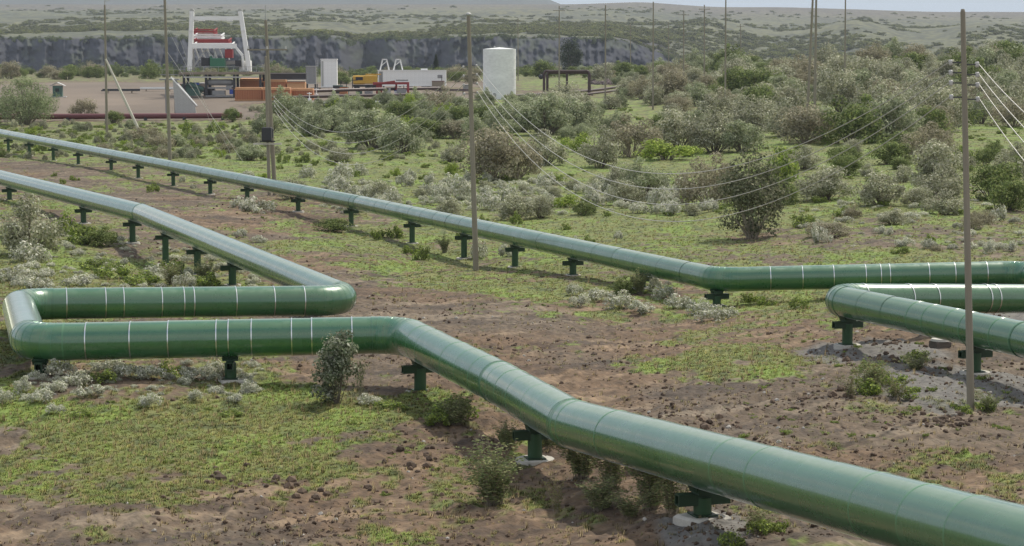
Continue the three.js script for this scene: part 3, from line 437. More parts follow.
// ---------------------------------------------------------------- the drilling pad
const S0 = 4.8, padY = (px, py) => spot(px, py);
{ // rig
  const b = spot(222, 97), g = thing('drilling_rig', 'white drilling rig with twin uprights and a lowered red and white mast', 'drilling rig', b, 0);
  const s = px2(b)[2], X = px => (px - 222) / s, Y = py => (97 - py) / s;
  const L0 = V(X(190), Y(71), 0), L1 = V(X(193.5), Y(12), 0), R0 = V(X(250), Y(71), 0), R1 = V(X(241.5), Y(12), 0);
  for (const [a, c] of [[L0, L1], [R0, R1]]) { const u = part('upright', beam(a, c, 0.75, 0.9), M.white, g); part('sheave_head', new THREE.CylinderGeometry(0.5, 0.5, 0.6, 14).rotateX(Math.PI / 2).translate(c.x, c.y, 0), M.paleGrey, u); part('bracket', box(0.9, 0.25, 0.3, lerp(a.x, c.x, 0.68), lerp(a.y, c.y, 0.68), 0.4), M.white, u); }
  for (const [z] of [[-5], [-4.9]]) if (z === -5) for (const [a, c] of [[L0, L1], [R0, R1]]) part('rear_leg', beam(V(a.x * 0.9 - 0.3, a.y, -3.5), V(c.x, c.y - 1.5, -0.5), 0.35), M.paleGrey, g);
  const cb = part('crown_beam', [beam(V(X(193), Y(19), 0), V(X(242), Y(19), 0), 0.6, 0.85), beam(V(X(200), Y(20.5), 0), V(X(206), Y(20.5), 0), 0.8, 0.5), beam(V(X(228), Y(20.5), 0), V(X(234), Y(20.5), 0), 0.8, 0.5)], M.white, g);
  part('lower_beam', beam(V(X(192), Y(46.5), 0), V(X(237), Y(46.5), 0), 0.8, 1.0), M.white, g);
  // lowered mast: lattice lengths reaching away, alternately white and red
  const rows = [[194, 232, 47.5, 44, M.white], [194, 229, 43.5, 40, M.red], [195, 222, 39.5, 35, M.white], [195, 215, 34.5, 30, M.red]];
  rows.forEach(([x0, x1, y0, y1, m], i) => { const z0 = -1 - i * 5, z1 = z0 - 5, xa = X(x0) + (x0 - 512) / F * -z0, xb = X(x1) + (x1 - 512) / F * -z0, ya = Y(y0) + (HORIZON - y0) / F * -z0, yb = Y(y1) + (HORIZON - y1) / F * -z0, geo = []; for (const x of [xa, xb]) for (const y of [ya, yb]) geo.push(beam(V(x, y - 0.3, z0), V(x, y + 0.3, z1), 0.24)); for (let k = 0; k < 4; k++) { const z = lerp(z0, z1, k / 4); geo.push(beam(V(xa, ya, z), V(xb, ya, z), 0.2), beam(V(xa, yb, z), V(xb, yb, z), 0.2), beam(V(xa, ya, z), V(xa, yb, z - 1), 0.16), beam(V(xb, ya, z), V(xb, yb, z - 1), 0.16), beam(V(xa, yb, z), V(xb, yb, z - 1.2), 0.16)); } geo.push(box(xb - xa, 0.5, 0.12, (xa + xb) / 2, (ya + yb) / 2, z0 - 0.2)); part('mast_section', geo, m, g); });
  part('mast_foot', [beam(V(X(236), Y(47), 0), V(X(243), Y(56), 0), 0.5), beam(V(X(243), Y(56), 0), V(X(244), Y(70), 0), 0.4)], M.white, g);
  part('driller_cabin', chamferBox(2.4, 2.3, 2, 0.06).translate(X(245), Y(72), -1.6), M.white, g);
  part('mast_bracing', Array.from({ length: 6 }, (_, k) => beam(V(X(195 + 6 * k), Y(49), -2), V(X(198 + 6 * k), Y(60), -3), 0.22)), M.white, g);
  part('pipe_bundle', Array.from({ length: 7 }, (_, k) => bar(V(X(198), Y(66) + (k % 3) * 0.25, -1.5 - 0.3 * k), V(X(236), Y(64) + (k % 3) * 0.25, -1.5 - 0.3 * k), 0.12)), M.grey, g);
  part('walkway', [box(7, 0.15, 1, X(178), Y(75), 1), ...Array.from({ length: 6 }, (_, k) => box(0.07, 1.1, 0.07, X(178) - 3 + k * 1.2, Y(75) + 0.55, 1.5)), box(7, 0.07, 0.07, X(178), Y(75) + 1.1, 1.5)], M.grey, g);
  part('hoist_box', box(1.6, 1.8, 1.5, X(229.5), Y(54), -0.5), M.red, g);
  part('hydraulic_unit', [chamferBox(3.1, 2.0, 2.2, 0.12).translate(X(219), Y(68), 0.6), box(0.4, 0.7, 0.4, X(212), Y(58), 0.6)], M.green, g);
  part('engine', [box(1.5, 1.6, 1.5, X(207), Y(62), 0.2), new THREE.CylinderGeometry(0.4, 0.4, 1.8, 10).translate(X(204), Y(62), 0.5), box(1.2, 1.4, 1.2, X(239), Y(64), 0.3)], M.darkGrey, g);
  part('brace', [beam(V(X(192), Y(70), -0.4), V(X(206), Y(50), -0.4), 0.25), beam(V(X(206), Y(50), -0.4), V(X(216), Y(60), -0.4), 0.25), beam(V(X(215), Y(50), -0.4), V(X(215), Y(60), -0.4), 0.2)], M.paleGrey, g);
  part('handrail', [beam(V(X(183), Y(67), 2.2), V(X(266), Y(67), 2.2), 0.07), ...Array.from({ length: 12 }, (_, k) => beam(V(X(183 + 7.5 * k), Y(72.5), 2.2), V(X(183 + 7.5 * k), Y(67), 2.2), 0.06))], M.paleGrey, g);
  const fl = part('rig_floor', box((268 - 181) / s, 0.5, 6, X(224.5), Y(73.5), -0.5), M.deck, g);
  part('floor_edge', box((260 - 186) / s, 0.28, 0.2, X(223), Y(77.3), 2.6), M.paleGrey, fl);
  for (const px of [186, 208, 236, 262]) for (const z of [2.2, -3]) part('leg', box(0.5, Y(74), 0.5, X(px), Y(74) / 2, z), M.darkGrey, g);
  part('mud_pump', [box(3.6, 1.5, 1.8, X(193), 1.0, 1.2), new THREE.CylinderGeometry(0.55, 0.55, 3.2, 12).rotateZ(1.2).translate(X(198), 2.1, 1.6), box(2.2, 0.9, 1.5, X(188), 2.2, 1.0), beam(V(X(185), 3.2, 1.9), V(X(205), 0.7, 1.9), 0.18)], M.teal, g);
  part('pressure_vessel', new THREE.CapsuleGeometry(0.65, 4.6, 6, 14).rotateZ(Math.PI / 2).translate(X(221), Y(82.5), 1.2), M.grey, g);
  part('skid', [box(5.6, 0.3, 2, X(220), Y(88), 1.2), box(2.6, 0.9, 1.6, X(220), 0.9, 1.4), box(5.8, 0.3, 2.2, X(221), 0.2, 1.4)], M.grey, g);
  part('barrel', new THREE.CylinderGeometry(0.4, 0.4, 1.0, 12).translate(X(233), 1.1, 2.4), M.blue, g);
}
{ // pipe ramp
  const b = spot(186, 117), s = px2(b)[2], g = thing('pipe_ramp', 'pale grey sloping ramp leading up to the rig floor', 'ramp', b, 0), X = px => (px - 186) / s, Y = py => (117 - py) / s;
  const sh = new THREE.Shape(); sh.moveTo(X(176), Y(113)); sh.lineTo(X(197), 0); sh.lineTo(X(196), Y(107)); sh.lineTo(X(174), Y(79)); sh.closePath();
  const pg = new THREE.ExtrudeGeometry(sh, { depth: 0.25, bevelEnabled: false }).translate(0, 0, 0.4); part('side_panel', pg, M.paleGrey, g);
  part('slope', beam(V(X(173), Y(78.5), -0.4), V(X(196.5), Y(106.5), -0.4), 1.6, 0.2), M.grey, g);
  part('hand_rail', bar(V(X(172), Y(77.5), 0.6), V(X(197), Y(105.5), 0.6), 0.12), M.white, g);
  part('landing', [box(3.4, 0.25, 2, X(170), Y(80), -0.6), box(0.3, Y(80), 0.3, X(166), Y(80) / 2, -0.6), box(0.3, Y(80), 0.3, X(175), Y(80) / 2, -0.6)], M.grey, g);
}
function crate(name, label, cat, x0, x1, y0, y1, base, depth, mat, opt = {}) {       // ribbed steel box between two columns and rows
  const b = spot((x0 + x1) / 2, base), s = px2(b)[2], w = (x1 - x0) / s, h = (y1 - y0) / s, lift = Math.max(0, (base - y1) / s), g = thing(name, label, cat, b, opt.turn || 0, opt.group);
  part('body', chamferBox(w, h + (opt.sink || 0), depth, 0.06).translate(0, lift - (opt.sink || 0), -depth / 2), mat, g);
  if (opt.ribs) part('ribs', Array.from({ length: opt.ribs }, (_, k) => box(w / opt.ribs * 0.4, h * 0.86, 0.14, -w / 2 + (k + 0.5) * w / opt.ribs, lift + h * 0.47, 0.07)), mat, g);
  part('rim', [box(w + 0.12, 0.2, 0.16, 0, lift + h - 0.08, 0.08), box(w + 0.12, 0.2, 0.16, 0, lift + 0.08, 0.08)], opt.rim || mat, g);
  if (opt.lid) part('lid', box(w * 0.98, 0.3, depth * 0.96, 0, lift + h + 0.16, -depth / 2, 0, opt.tilt || 0), opt.lid, g);
  if (lift > 0.1) for (const x of [-0.42, 0.42]) part('leg', box(0.35, lift + 0.4, depth * 0.8, x * w, lift / 2 - 0.2, -depth / 2), M.darkGrey, g);
  return { g, b, s, w, h, lift };
}
crate('mud_tank', 'orange ribbed mud tank next to the rig floor', 'tank', 235, 262, 89, 100.5, 101, 3, M.orange, { ribs: 11, rim: M.orangePale, lid: M.orangePale, sink: 0.6, group: 'orange mud tanks' });
crate('mud_tank', 'orange ribbed mud tank behind the paired poles', 'tank', 262.6, 290, 89, 100.5, 101, 3, M.orange, { ribs: 11, rim: M.orangePale, lid: M.orangePale, sink: 0.6, group: 'orange mud tanks' });
crate('mud_tank', 'orange ribbed mud tank ending by the upright white cabin', 'tank', 290.6, 313, 90, 99.5, 100, 3, M.orange, { ribs: 9, rim: M.orangePale, lid: M.orangePale, sink: 0.6, group: 'orange mud tanks' });
crate('shaker_tank', 'higher orange tank with pale lid behind the ribbed tanks', 'tank', 240, 262, 80, 89, 96.5, 3, M.orange, { rim: M.orangePale, lid: M.orangePale, tilt: 0.05 });
crate('shaker_tank', 'higher orange tank with pale lid behind the paired poles', 'tank', 263, 286, 81, 89, 96.5, 3, M.orange, { rim: M.orangePale, lid: M.orangePale, tilt: -0.04, ribs: 8 });
crate('shaker_tank', 'higher pale orange tank beside the grey cabinet', 'tank', 287, 305, 82, 90, 96.5, 3, M.orangePale, { rim: M.orange, lid: M.deck, tilt: 0.06 });
crate('equipment_rack', 'dark low equipment rack above the orange tanks', 'equipment', 268, 306, 73, 80, 95.5, 2, M.darkGrey, { rim: M.grey });
{ const c = crate('upright_cabin', 'tall narrow white cabin standing upright on the pad', 'cabin', 321, 337, 59, 87, 88, 2.4, M.white, { sink: 0.5 }); part('side_door', box(0.5, c.h * 0.9, 0.08, -c.w / 2 + 0.42, c.h * 0.5, 0.05), M.paleGrey, c.g); part('roof_rail', box(c.w * 1.06, 0.18, 2.5, 0, c.h + 0.1, -1.2), M.white, c.g); part('ladder', [box(0.08, c.h, 0.08, -c.w / 2 - 0.8, c.h / 2, -0.5), box(0.08, c.h, 0.08, -c.w / 2 - 1.3, c.h / 2, -0.5), ...Array.from({ length: 9 }, (_, k) => box(0.5, 0.07, 0.07, -c.w / 2 - 1.05, 0.6 + k * c.h / 10, -0.5))], M.paleGrey, c.g); }
crate('generator_cabinet', 'small grey cabinet beside the upright white cabin', 'cabinet', 306, 316, 66, 84, 90, 1.6, M.grey, { rim: M.paleGrey });
{ // white trailer with two A-frames
  const c = crate('office_container', 'long white container with two white A-frames on its roof', 'container', 378, 446, 70, 86, 90, 2.6, M.white, {});
  const X = px => (px - 412) / c.s, Y = c.lift + c.h;
  for (const px of [384.5, 398]) part('a_frame', [beam(V(X(px - 4.5), Y, -1), V(X(px - 2), Y + 10.5 / c.s, -1), 0.3), beam(V(X(px + 4.5), Y, -1), V(X(px + 2), Y + 10.5 / c.s, -1), 0.3), beam(V(X(px - 2.4), Y + 10.5 / c.s, -1), V(X(px + 2.4), Y + 10.5 / c.s, -1), 0.3), beam(V(X(px - 3.6), Y + 4 / c.s, -1), V(X(px + 2.5), Y + 9 / c.s, -1), 0.16)], M.white, c.g);
  part('roof_vent', box(1.6, 0.35, 1.2, X(424), Y + 0.17, -1.2), M.white, c.g);
  part('door', box(0.9, c.h * 0.8, 0.06, X(381), c.lift + c.h * 0.5, 0.04), M.grey, c.g);
  part('window', box(1.2, 0.8, 0.06, X(440), c.lift + c.h * 0.6, 0.04), M.grey, c.g);
  part('tyre', [...[-4, -3, 4].map(x => new THREE.CylinderGeometry(0.5, 0.5, 0.4, 14).rotateX(Math.PI / 2).translate(x, 0.45, -0.3))], M.tyre, c.g);
}
{ // yellow truck crane
  const b = spot(362, 90.5), g = thing('yellow_truck', 'yellow lorry parked on the pad beside the white container', 'truck', b, 0.15); g.scale.setScalar(1.25);
  part('cab', chamferBox(2.3, 1.7, 2.1, 0.2).translate(-0.6, 1.2, 0), M.yellow, g); part('body', [chamferBox(2.6, 1.6, 2.2, 0.1).translate(1.6, 1.3, 0), box(3, 0.2, 0.5, 2.2, 3.1, 0)], M.yellow, g);
  part('windscreen', box(1.4, 0.6, 0.06, -0.6, 2.3, 1.07), M.glass, g); part('chassis', box(4.6, 0.4, 1.6, 0.6, 0.9, 0), M.darkGrey, g);
  for (const x of [-1, 1.2, 2.4]) for (const z of [-0.85, 0.85]) part('wheel', new THREE.CylinderGeometry(0.52, 0.52, 0.4, 16).rotateX(Math.PI / 2).translate(x, 0.5, z), M.tyre, g);
  part('front_frame', [box(0.15, 2.2, 0.15, -1.9, 1.4, 0.9), box(1.2, 0.15, 0.15, -1.5, 2.0, 1.0)], M.darkGrey, g);
}
{ // red steel skid frame
  const b = spot(392, 96), s = px2(b)[2], g = thing('red_skid', 'red steel frame skid with pale box in front of the white container', 'skid', b, 0), X = px => (px - 392) / s, Y = py => (96 - py) / s;
  part('frame', [box(X(409) - X(373), 0.5, 1.6, (X(409) + X(373)) / 2, Y(83), -0.8), box(1.3, Y(83), 0.5, X(379), Y(83) / 2, -0.4), box(0.5, Y(83), 0.5, X(408), Y(83) / 2, -0.4), box(0.4, Y(83), 0.4, X(396), Y(83) / 2, -1.3)], M.red, g);
  part('control_box', chamferBox(1.4, 1.7, 0.9, 0.04).translate(X(387.5), 0.1, 0.1), M.paleGrey, g); part('engine', box(2.0, 1.5, 1.1, X(401.5), 0.85, -0.4), M.grey, g); part('canopy', box(2.6, 0.3, 1.4, X(402), Y(80), -0.8), M.grey, g);
  part('boom', beam(V(X(373), Y(84), 0), V(X(395), Y(81), 0), 0.35), M.red, g);
}
{ // storage tank
  const b = spot(499.5, 99), s = px2(b)[2], g = thing('storage_tank', 'tall white cylindrical storage tank at the edge of the scrub', 'tank', b), R = 16.4 / s, h = 49.5 / s;
  part('shell', new THREE.CylinderGeometry(R, R, h + 0.8, 48, 1).translate(0, h / 2 - 0.4, 0), M.tankWhite, g); part('roof', new THREE.ConeGeometry(R * 1.0, 0.35, 48).translate(0, h + 0.17, 0), M.tankWhite, g);
  for (let k = 1; k < 5; k++) part('weld_band', new THREE.TorusGeometry(R + 0.01, 0.025, 5, 48).rotateX(Math.PI / 2).translate(0, h * k / 5, 0), M.tankWhite, g);
  part('manhole', new THREE.CylinderGeometry(0.4, 0.4, 0.2, 14).rotateX(Math.PI / 2).rotateY(-0.3).translate(-0.3 * R, 0.9, R * 0.96), M.paleGrey, g); part('vent', new THREE.CylinderGeometry(0.15, 0.15, 0.5, 10).translate(-1.0, h + 0.35, 0.8), M.paleGrey, g);
}
{ // small hut
  const b = spot(58, 97), s = px2(b)[2], g = thing('guard_hut', 'small dark guard hut with pale gable roof on the pad', 'hut', b, 0.1);
  part('wall', chamferBox(1.9, 2.4, 1.9, 0.03), M.teal, g); part('window', box(0.8, 0.7, 0.05, 0, 1.5, 0.97), M.glass, g); part('floor_slab', box(3.2, 0.25, 2.6, 0.2, 0.02, 0), M.paleGrey, g);
  for (const k of [-1, 1]) part('roof_panel', box(1.75, 0.1, 2.6, k * 0.75, 2.72, 0, 0, 0, -k * 0.42), M.paleGrey, g);
}
for (const [px, py, n, m, label] of [[158, 91, 7, 'silverPipe', 'stack of pale drill pipes lying beside the foot of the ramp'], [452, 93, 5, 'brownPipe', 'stack of dark pipes lying between container and tank'], [120, 93, 6, 'darkGrey', 'stack of dark drill pipes lying behind the strutted pole']]) { const b = spot(px, py), g = thing('pipe_stack', label, 'pipe stack', b, 0.12); for (let k = 0; k < n; k++) part('pipe', new THREE.CylinderGeometry(0.14, 0.14, 8, 9).rotateZ(Math.PI / 2).translate((k % 3) * 0.2, 0.5 + 0.26 * Math.floor(k / 4), 0.3 * (k % 4)), M[m], g); for (const x of [-2.6, 2.6]) part('bearer', box(0.25, 0.6, 1.6, x, 0.08, 0.45), M.deck, g); }
{ const r = rng(515), mats = ['darkGrey', 'grey', 'teal', 'deck', 'paleGrey', 'maroon', 'orange', 'white', 'blue', 'darkGrey', 'grey'], words = { darkGrey: 'dark grey', grey: 'grey', teal: 'dull green', deck: 'brown', paleGrey: 'pale grey', maroon: 'maroon', orange: 'orange', white: 'white', blue: 'blue' };
  for (let k = 0; k < 34; k++) { const c = mats[Math.floor(r() * mats.length)], px = k < 22 ? lerp(178, 316, r()) : lerp(336, 470, r()), p = spot(px, lerp(88, 96, r())), g = thing('site_crate', `${words[c]} equipment box in the clutter of the drilling pad`, 'crate', p, (r() - 0.5) * 0.6, `${words[c]} boxes on the drilling pad`), w = 1 + 2.4 * r(), h = 0.7 + 1.7 * r(), d = 1 + r();
    part('body', chamferBox(w, h, d, 0.05), M[c], g); part('lid', chamferBox(w + 0.12, 0.12, d + 0.12, 0.03).translate(0, h, 0), M[mats[Math.floor(r() * mats.length)]], g); part('skid', [box(w, 0.2, 0.15, 0, -0.02, d * 0.3), box(w, 0.2, 0.15, 0, -0.02, -d * 0.3)], M.darkGrey, g); if (r() < 0.4) part('exhaust', new THREE.CylinderGeometry(0.08, 0.08, 1.2, 8).translate(w * 0.3, h + 0.6, 0), M.darkGrey, g); } }
// old lines and pipe racks in front of the pad
{ const a = spot(-30, 121.5), b = spot(242, 119.5), g = thing('brown_pipeline', 'old dark maroon pipeline lying along the front of the pad', 'pipeline', V(0, 0, 0)); const pts = []; for (let i = 0; i <= 14; i++) { const p = a.clone().lerp(b, i / 14); p.y = ground0(p.x, p.z) + 0.75; pts.push(p); } part('pipe', tube(pts, 0.46, 14, 60), M.maroon, g); pts.forEach((p, i) => { if (i % 2) part('sleeper', box(0.4, 1.2, 1.1, p.x, p.y - 0.78, p.z), M.darkGrey, g); }); }
for (const [x0, y0, x1, y1, r, hgt, m, label] of [[298, 99, 440, 95, 0.34, 1.5, 'brownPipe', 'dark pipe on low stands in front of the red skid'], [290, 103, 428, 100, 0.30, 1.1, 'brownPipe', 'dark pipe bending down ahead of the orange tanks'], [294, 106.5, 368, 106, 0.24, 0.6, 'silverPipe', 'pale pipe lying low in front of the orange tanks'], [352, 105.8, 424, 104.5, 0.22, 0.6, 'silverPipe', 'pale pipe lying low in front of the scrub'], [505, 101, 640, 86, 0.3, 0.9, 'brownPipe', 'dark pipe running past the pipe goalpost into the scrub'], [515, 103, 620, 92, 0.24, 0.5, 'brownPipe', 'thin dark pipe beside the pipe goalpost']]) {
  const a = spot(x0, y0), b = spot(x1, y1), g = thing('pad_pipe', label, 'pipe', V(0, 0, 0)); const pts = []; for (let i = 0; i <= 10; i++) { const p = a.clone().lerp(b, i / 10); p.y = ground0(p.x, p.z) + hgt; pts.push(p); }
  part('pipe', tube(pts, r, 10, 40), M[m], g); pts.forEach((p, i) => { if (i % 3 === 1) part('stand', box(0.25, hgt + 0.3, 0.25, p.x, p.y - (hgt + 0.3) / 2 - r * 0.6, p.z), M.darkGrey, g); });
}
for (const [px, py, label] of [[316.5, 97, 'white valve wheel on the pipes before the cabin'], [309.5, 101, 'white valve beside the orange tank corner'], [334, 97, 'small white valve box on the dark pipe']]) { const b = spot(px, py + 2), g = thing('pipe_valve', label, 'valve', b); part('valve_body', new THREE.CylinderGeometry(0.35, 0.5, 1.1, 12).translate(0, 0.4, 0), M.white, g); part('stem', new THREE.CylinderGeometry(0.1, 0.1, 1.2, 8).translate(0, 1.5, 0), M.white, g); part('hand_wheel', new THREE.TorusGeometry(0.4, 0.08, 6, 16).rotateX(Math.PI / 2).translate(0, 1.9, 0), M.white, g); }
{ // pipe goalpost
  const b = spot(567, 96), s = px2(b)[2], g = thing('pipe_goalpost', 'dark brown pipe rising in a rectangular goalpost over the scrub', 'pipe loop', b), X = px => (px - 567) / s, Y = py => (96 - py) / s, r = 0.3;
  const loop = (z, x0, x1, yt) => tube([V(X(x0), -0.4, z), V(X(x0), Y(yt + 6), z), V(X(x0), Y(yt + 2), z), V(X(x0 + 1.5), Y(yt), z), V(X(x0 + 6), Y(yt), z), V(X(x1 - 6), Y(yt), z), V(X(x1 - 1.5), Y(yt), z), V(X(x1), Y(yt + 2), z), V(X(x1), Y(yt + 6), z), V(X(x1), -0.4, z)], r, 10, 80);
  part('pipe', loop(0, 544, 589, 71.5), M.brownPipe, g); part('second_pipe', loop(-2.5, 547.5, 590, 73), M.brownPipe, g); part('post', box(0.5, Y(72), 0.5, X(567), Y(72) / 2, -1), M.brownPipe, g); part('lamp', new THREE.SphereGeometry(0.55, 12, 8).translate(X(541), Y(77), 0), M.darkGrey, g);
}

// ---------------------------------------------------------------- vegetation
function leafGeo(points, cols) {                                      // points: [x,y,z, size, nx,ny,nz, roll, aspect]
  const n = points.length, pos = new Float32Array(n * 12), col = new Float32Array(n * 12), nor = new Float32Array(n * 12), idx = new Uint32Array(n * 6);
  const N = V(0, 0, 0), A = V(0, 0, 0), B = V(0, 0, 0), T = V(0, 0, 0);
  points.forEach(([x, y, z, s, nx, ny, nz, roll, asp], i) => {
    N.set(nx, ny, nz).normalize(); T.set(Math.cos(roll), Math.sin(roll * 1.7), Math.sin(roll)); A.crossVectors(N, T).normalize(); B.crossVectors(N, A);
    const w = s * asp, q = [[A, 0.5 * s, 0], [B, 0.5 * w, 0.12 * s], [A, -0.5 * s, 0], [B, -0.5 * w, 0.12 * s]];
    q.forEach(([u, k, l], j) => { const o = i * 12 + j * 3; pos[o] = x + u.x * k + N.x * l; pos[o + 1] = y + u.y * k + N.y * l; pos[o + 2] = z + u.z * k + N.z * l; nor[o] = N.x; nor[o + 1] = N.y; nor[o + 2] = N.z; col[o] = cols[i][0]; col[o + 1] = cols[i][1]; col[o + 2] = cols[i][2]; });
    idx.set([i * 4, i * 4 + 1, i * 4 + 2, i * 4, i * 4 + 2, i * 4 + 3], i * 6);
  });
  const g = new THREE.BufferGeometry(); g.setAttribute('position', new THREE.BufferAttribute(pos, 3)); g.setAttribute('normal', new THREE.BufferAttribute(nor, 3)); g.setAttribute('color', new THREE.BufferAttribute(col, 3)); g.setIndex(new THREE.BufferAttribute(idx, 1)); return g;
}
const leafMat = new THREE.MeshPhysicalMaterial({ vertexColors: true, roughness: 0.95, transmission: 0.35, thickness: 0, specularIntensity: 0.3, side: THREE.DoubleSide });
const bark = std(lin(0.16, 0.135, 0.105), 0.95), barkPale = std(lin(0.30, 0.26, 0.20), 0.95);
// a bush one metre wide and about one metre tall, of leafy clumps on spreading stems
function makeBush(seed, o) {
  const r = rng(seed), pts = [], cols = [], stems = [], clumps = [];
  const nC = o.clumps || 22, low = o.low ?? 0.07;
  for (let k = 0; k < nC; k++) {
    const a = r() * 6.283, rad = Math.sqrt(r()) * 0.42, t = rad / 0.42, yTop = o.h * (1 - 0.45 * t * t) * (0.80 + 0.3 * r()), y = lerp(low, yTop, Math.pow(r(), 0.6));
    clumps.push([Math.cos(a) * rad * (1 + 0.25 * (r() - 0.5)), y, Math.sin(a) * rad * (1 + 0.25 * (r() - 0.5)), (o.cs || 0.155) * (0.65 + 0.7 * r()), r()]);
  }
  for (const [cx, cy, cz, cr, tone] of clumps) {
    const n = Math.round(o.leaves / nC);
    for (let i = 0; i < n; i++) {
      const u = r() * 2 - 1, a = r() * 6.283, q = Math.sqrt(1 - u * u), rr = cr * (0.45 + 0.62 * Math.sqrt(r()) + (r() < 0.08 ? 0.35 * r() : 0));
      const x = cx + q * Math.cos(a) * rr, y = cy + u * rr * 0.85, z = cz + q * Math.sin(a) * rr; if (y < 0.01) continue;
      pts.push([x, y, z, o.leaf * (0.6 + 0.8 * r()), q * Math.cos(a) + (r() - 0.5) * 1.3, u * 0.8 + 0.35 + (r() - 0.5) * 1.3, q * Math.sin(a) + (r() - 0.5) * 1.3, r() * 6.283, o.aspect || 0.55]);
      const c = o.cols[Math.floor(Math.pow(r(), 1.0) * o.cols.length)], t = (0.8 + 0.4 * r()) * (0.72 + 0.56 * tone); cols.push([c[0] * t, c[1] * t, c[2] * t]);
    }
    const sr = o.stemR || 1; if (r() < (o.stemP ?? 0.5)) stems.push(bar(V(cx * 0.08, -0.06, cz * 0.08), V(cx * 0.55, cy * 0.5, cz * 0.55), 0.011 * sr, 0.008 * sr, 5), bar(V(cx * 0.55, cy * 0.5, cz * 0.55), V(cx, cy, cz), 0.008 * sr, 0.003 * sr, 5));
  }
  if (!stems.length) stems.push(bar(V(0, -0.05, 0), V(0, 0.3, 0), 0.012, 0.006, 5));
  return { crown: leafGeo(pts, cols), stem: merge(stems), stemMat: o.pale ? barkPale : bark };
}
const SILVER = [[.33, .34, .21], [.46, .45, .32], [.24, .26, .145], [.62, .60, .47], [.37, .37, .245]], OLIVE = [[.30, .275, .18], [.37, .335, .23], [.23, .22, .135], [.44, .395, .29]], GREEN = [[.15, .20, .06], [.22, .27, .085], [.11, .15, .05], [.28, .31, .12]], LIME = [[.30, .39, .07], [.38, .45, .10], [.21, .29, .05]], WHITE = [[.62, .61, .51], [.72, .70, .60], [.42, .43, .31], [.31, .34, .20], [.52, .52, .42]], GREYG = [[.29, .33, .185], [.38, .41, .25], [.23, .27, .135], [.47, .48, .33]];
const kinds = {
  silver: [1, 2, 3, 4].map(s => makeBush(100 + s, { h: 0.82, leaves: 5200, leaf: 0.044, cols: SILVER, clumps: 46, cs: 0.135 })),
  greyg: [1, 2, 3].map(s => makeBush(140 + s, { h: 0.78, leaves: 5200, leaf: 0.044, cols: GREYG, clumps: 46, cs: 0.135 })),
  olive: [1, 2, 3].map(s => makeBush(200 + s, { h: 0.85, leaves: 4400, leaf: 0.044, cols: OLIVE, clumps: 42, cs: 0.135, pale: true })),
  green: [1, 2, 3].map(s => makeBush(300 + s, { h: 0.8, leaves: 4200, leaf: 0.048, cols: GREEN, clumps: 40, cs: 0.135 })),
  lime: [1, 2].map(s => makeBush(400 + s, { h: 0.62, leaves: 1600, leaf: 0.065, cols: LIME, clumps: 22, low: 0.08 })),
  herb: [1, 2, 3].map(s => makeBush(500 + s, { h: 0.5, leaves: 1100, leaf: 0.075, cols: WHITE, clumps: 15, low: 0.04, cs: 0.14, stemP: 0.3 })),
  weed: [1, 2, 3].map(s => makeBush(600 + s, { h: 0.5, leaves: 900, leaf: 0.08, cols: GREEN.concat(LIME), clumps: 14, low: 0.04, cs: 0.14, stemP: 0.3 })),
};
const bushLabels = {
  silver: ['silver_shrub', 'silver-grey rounded shrub', 'shrub'], greyg: ['grey_green_shrub', 'pale grey-green rounded shrub', 'shrub'], olive: ['brown_shrub', 'brownish dry-topped shrub', 'shrub'], green: ['green_shrub', 'dark green leafy shrub', 'shrub'], lime: ['lime_shrub', 'bright yellow-green low shrub', 'shrub'], herb: ['silver_herb', 'low silvery-white herb cushion', 'herb'], weed: ['green_weed', 'low green weed clump', 'weed'],
};
let vr = rng(9001), bushCount = 0; const taken = [];
function bush(kind, p, w, h, where, group, own) {
  const set = kinds[kind], v = set[Math.floor(vr() * set.length)], [name, look, cat] = bushLabels[kind];
  const g = thing(name, own || `${look} ${where}`, cat, p, vr() * 6.283, own ? undefined : `${kind === 'herb' ? 'silvery herbs' : kind === 'weed' ? 'weeds' : look + 's'} ${group}`);
  const nat = { silver: 0.95, greyg: 0.9, olive: 0.98, green: 0.93, lime: 0.75, herb: 0.6, weed: 0.6 }[kind];
  const c = part('crown', v.crown, leafMat, g), t = part('stems', v.stem, v.stemMat, g); const big = kind === 'herb' || kind === 'weed' ? 1 : 1.12; g.scale.set(w * big, h / nat * 1.05, w * big); bushCount++; taken.push([p.x, p.z, w / 2]); return g;
}
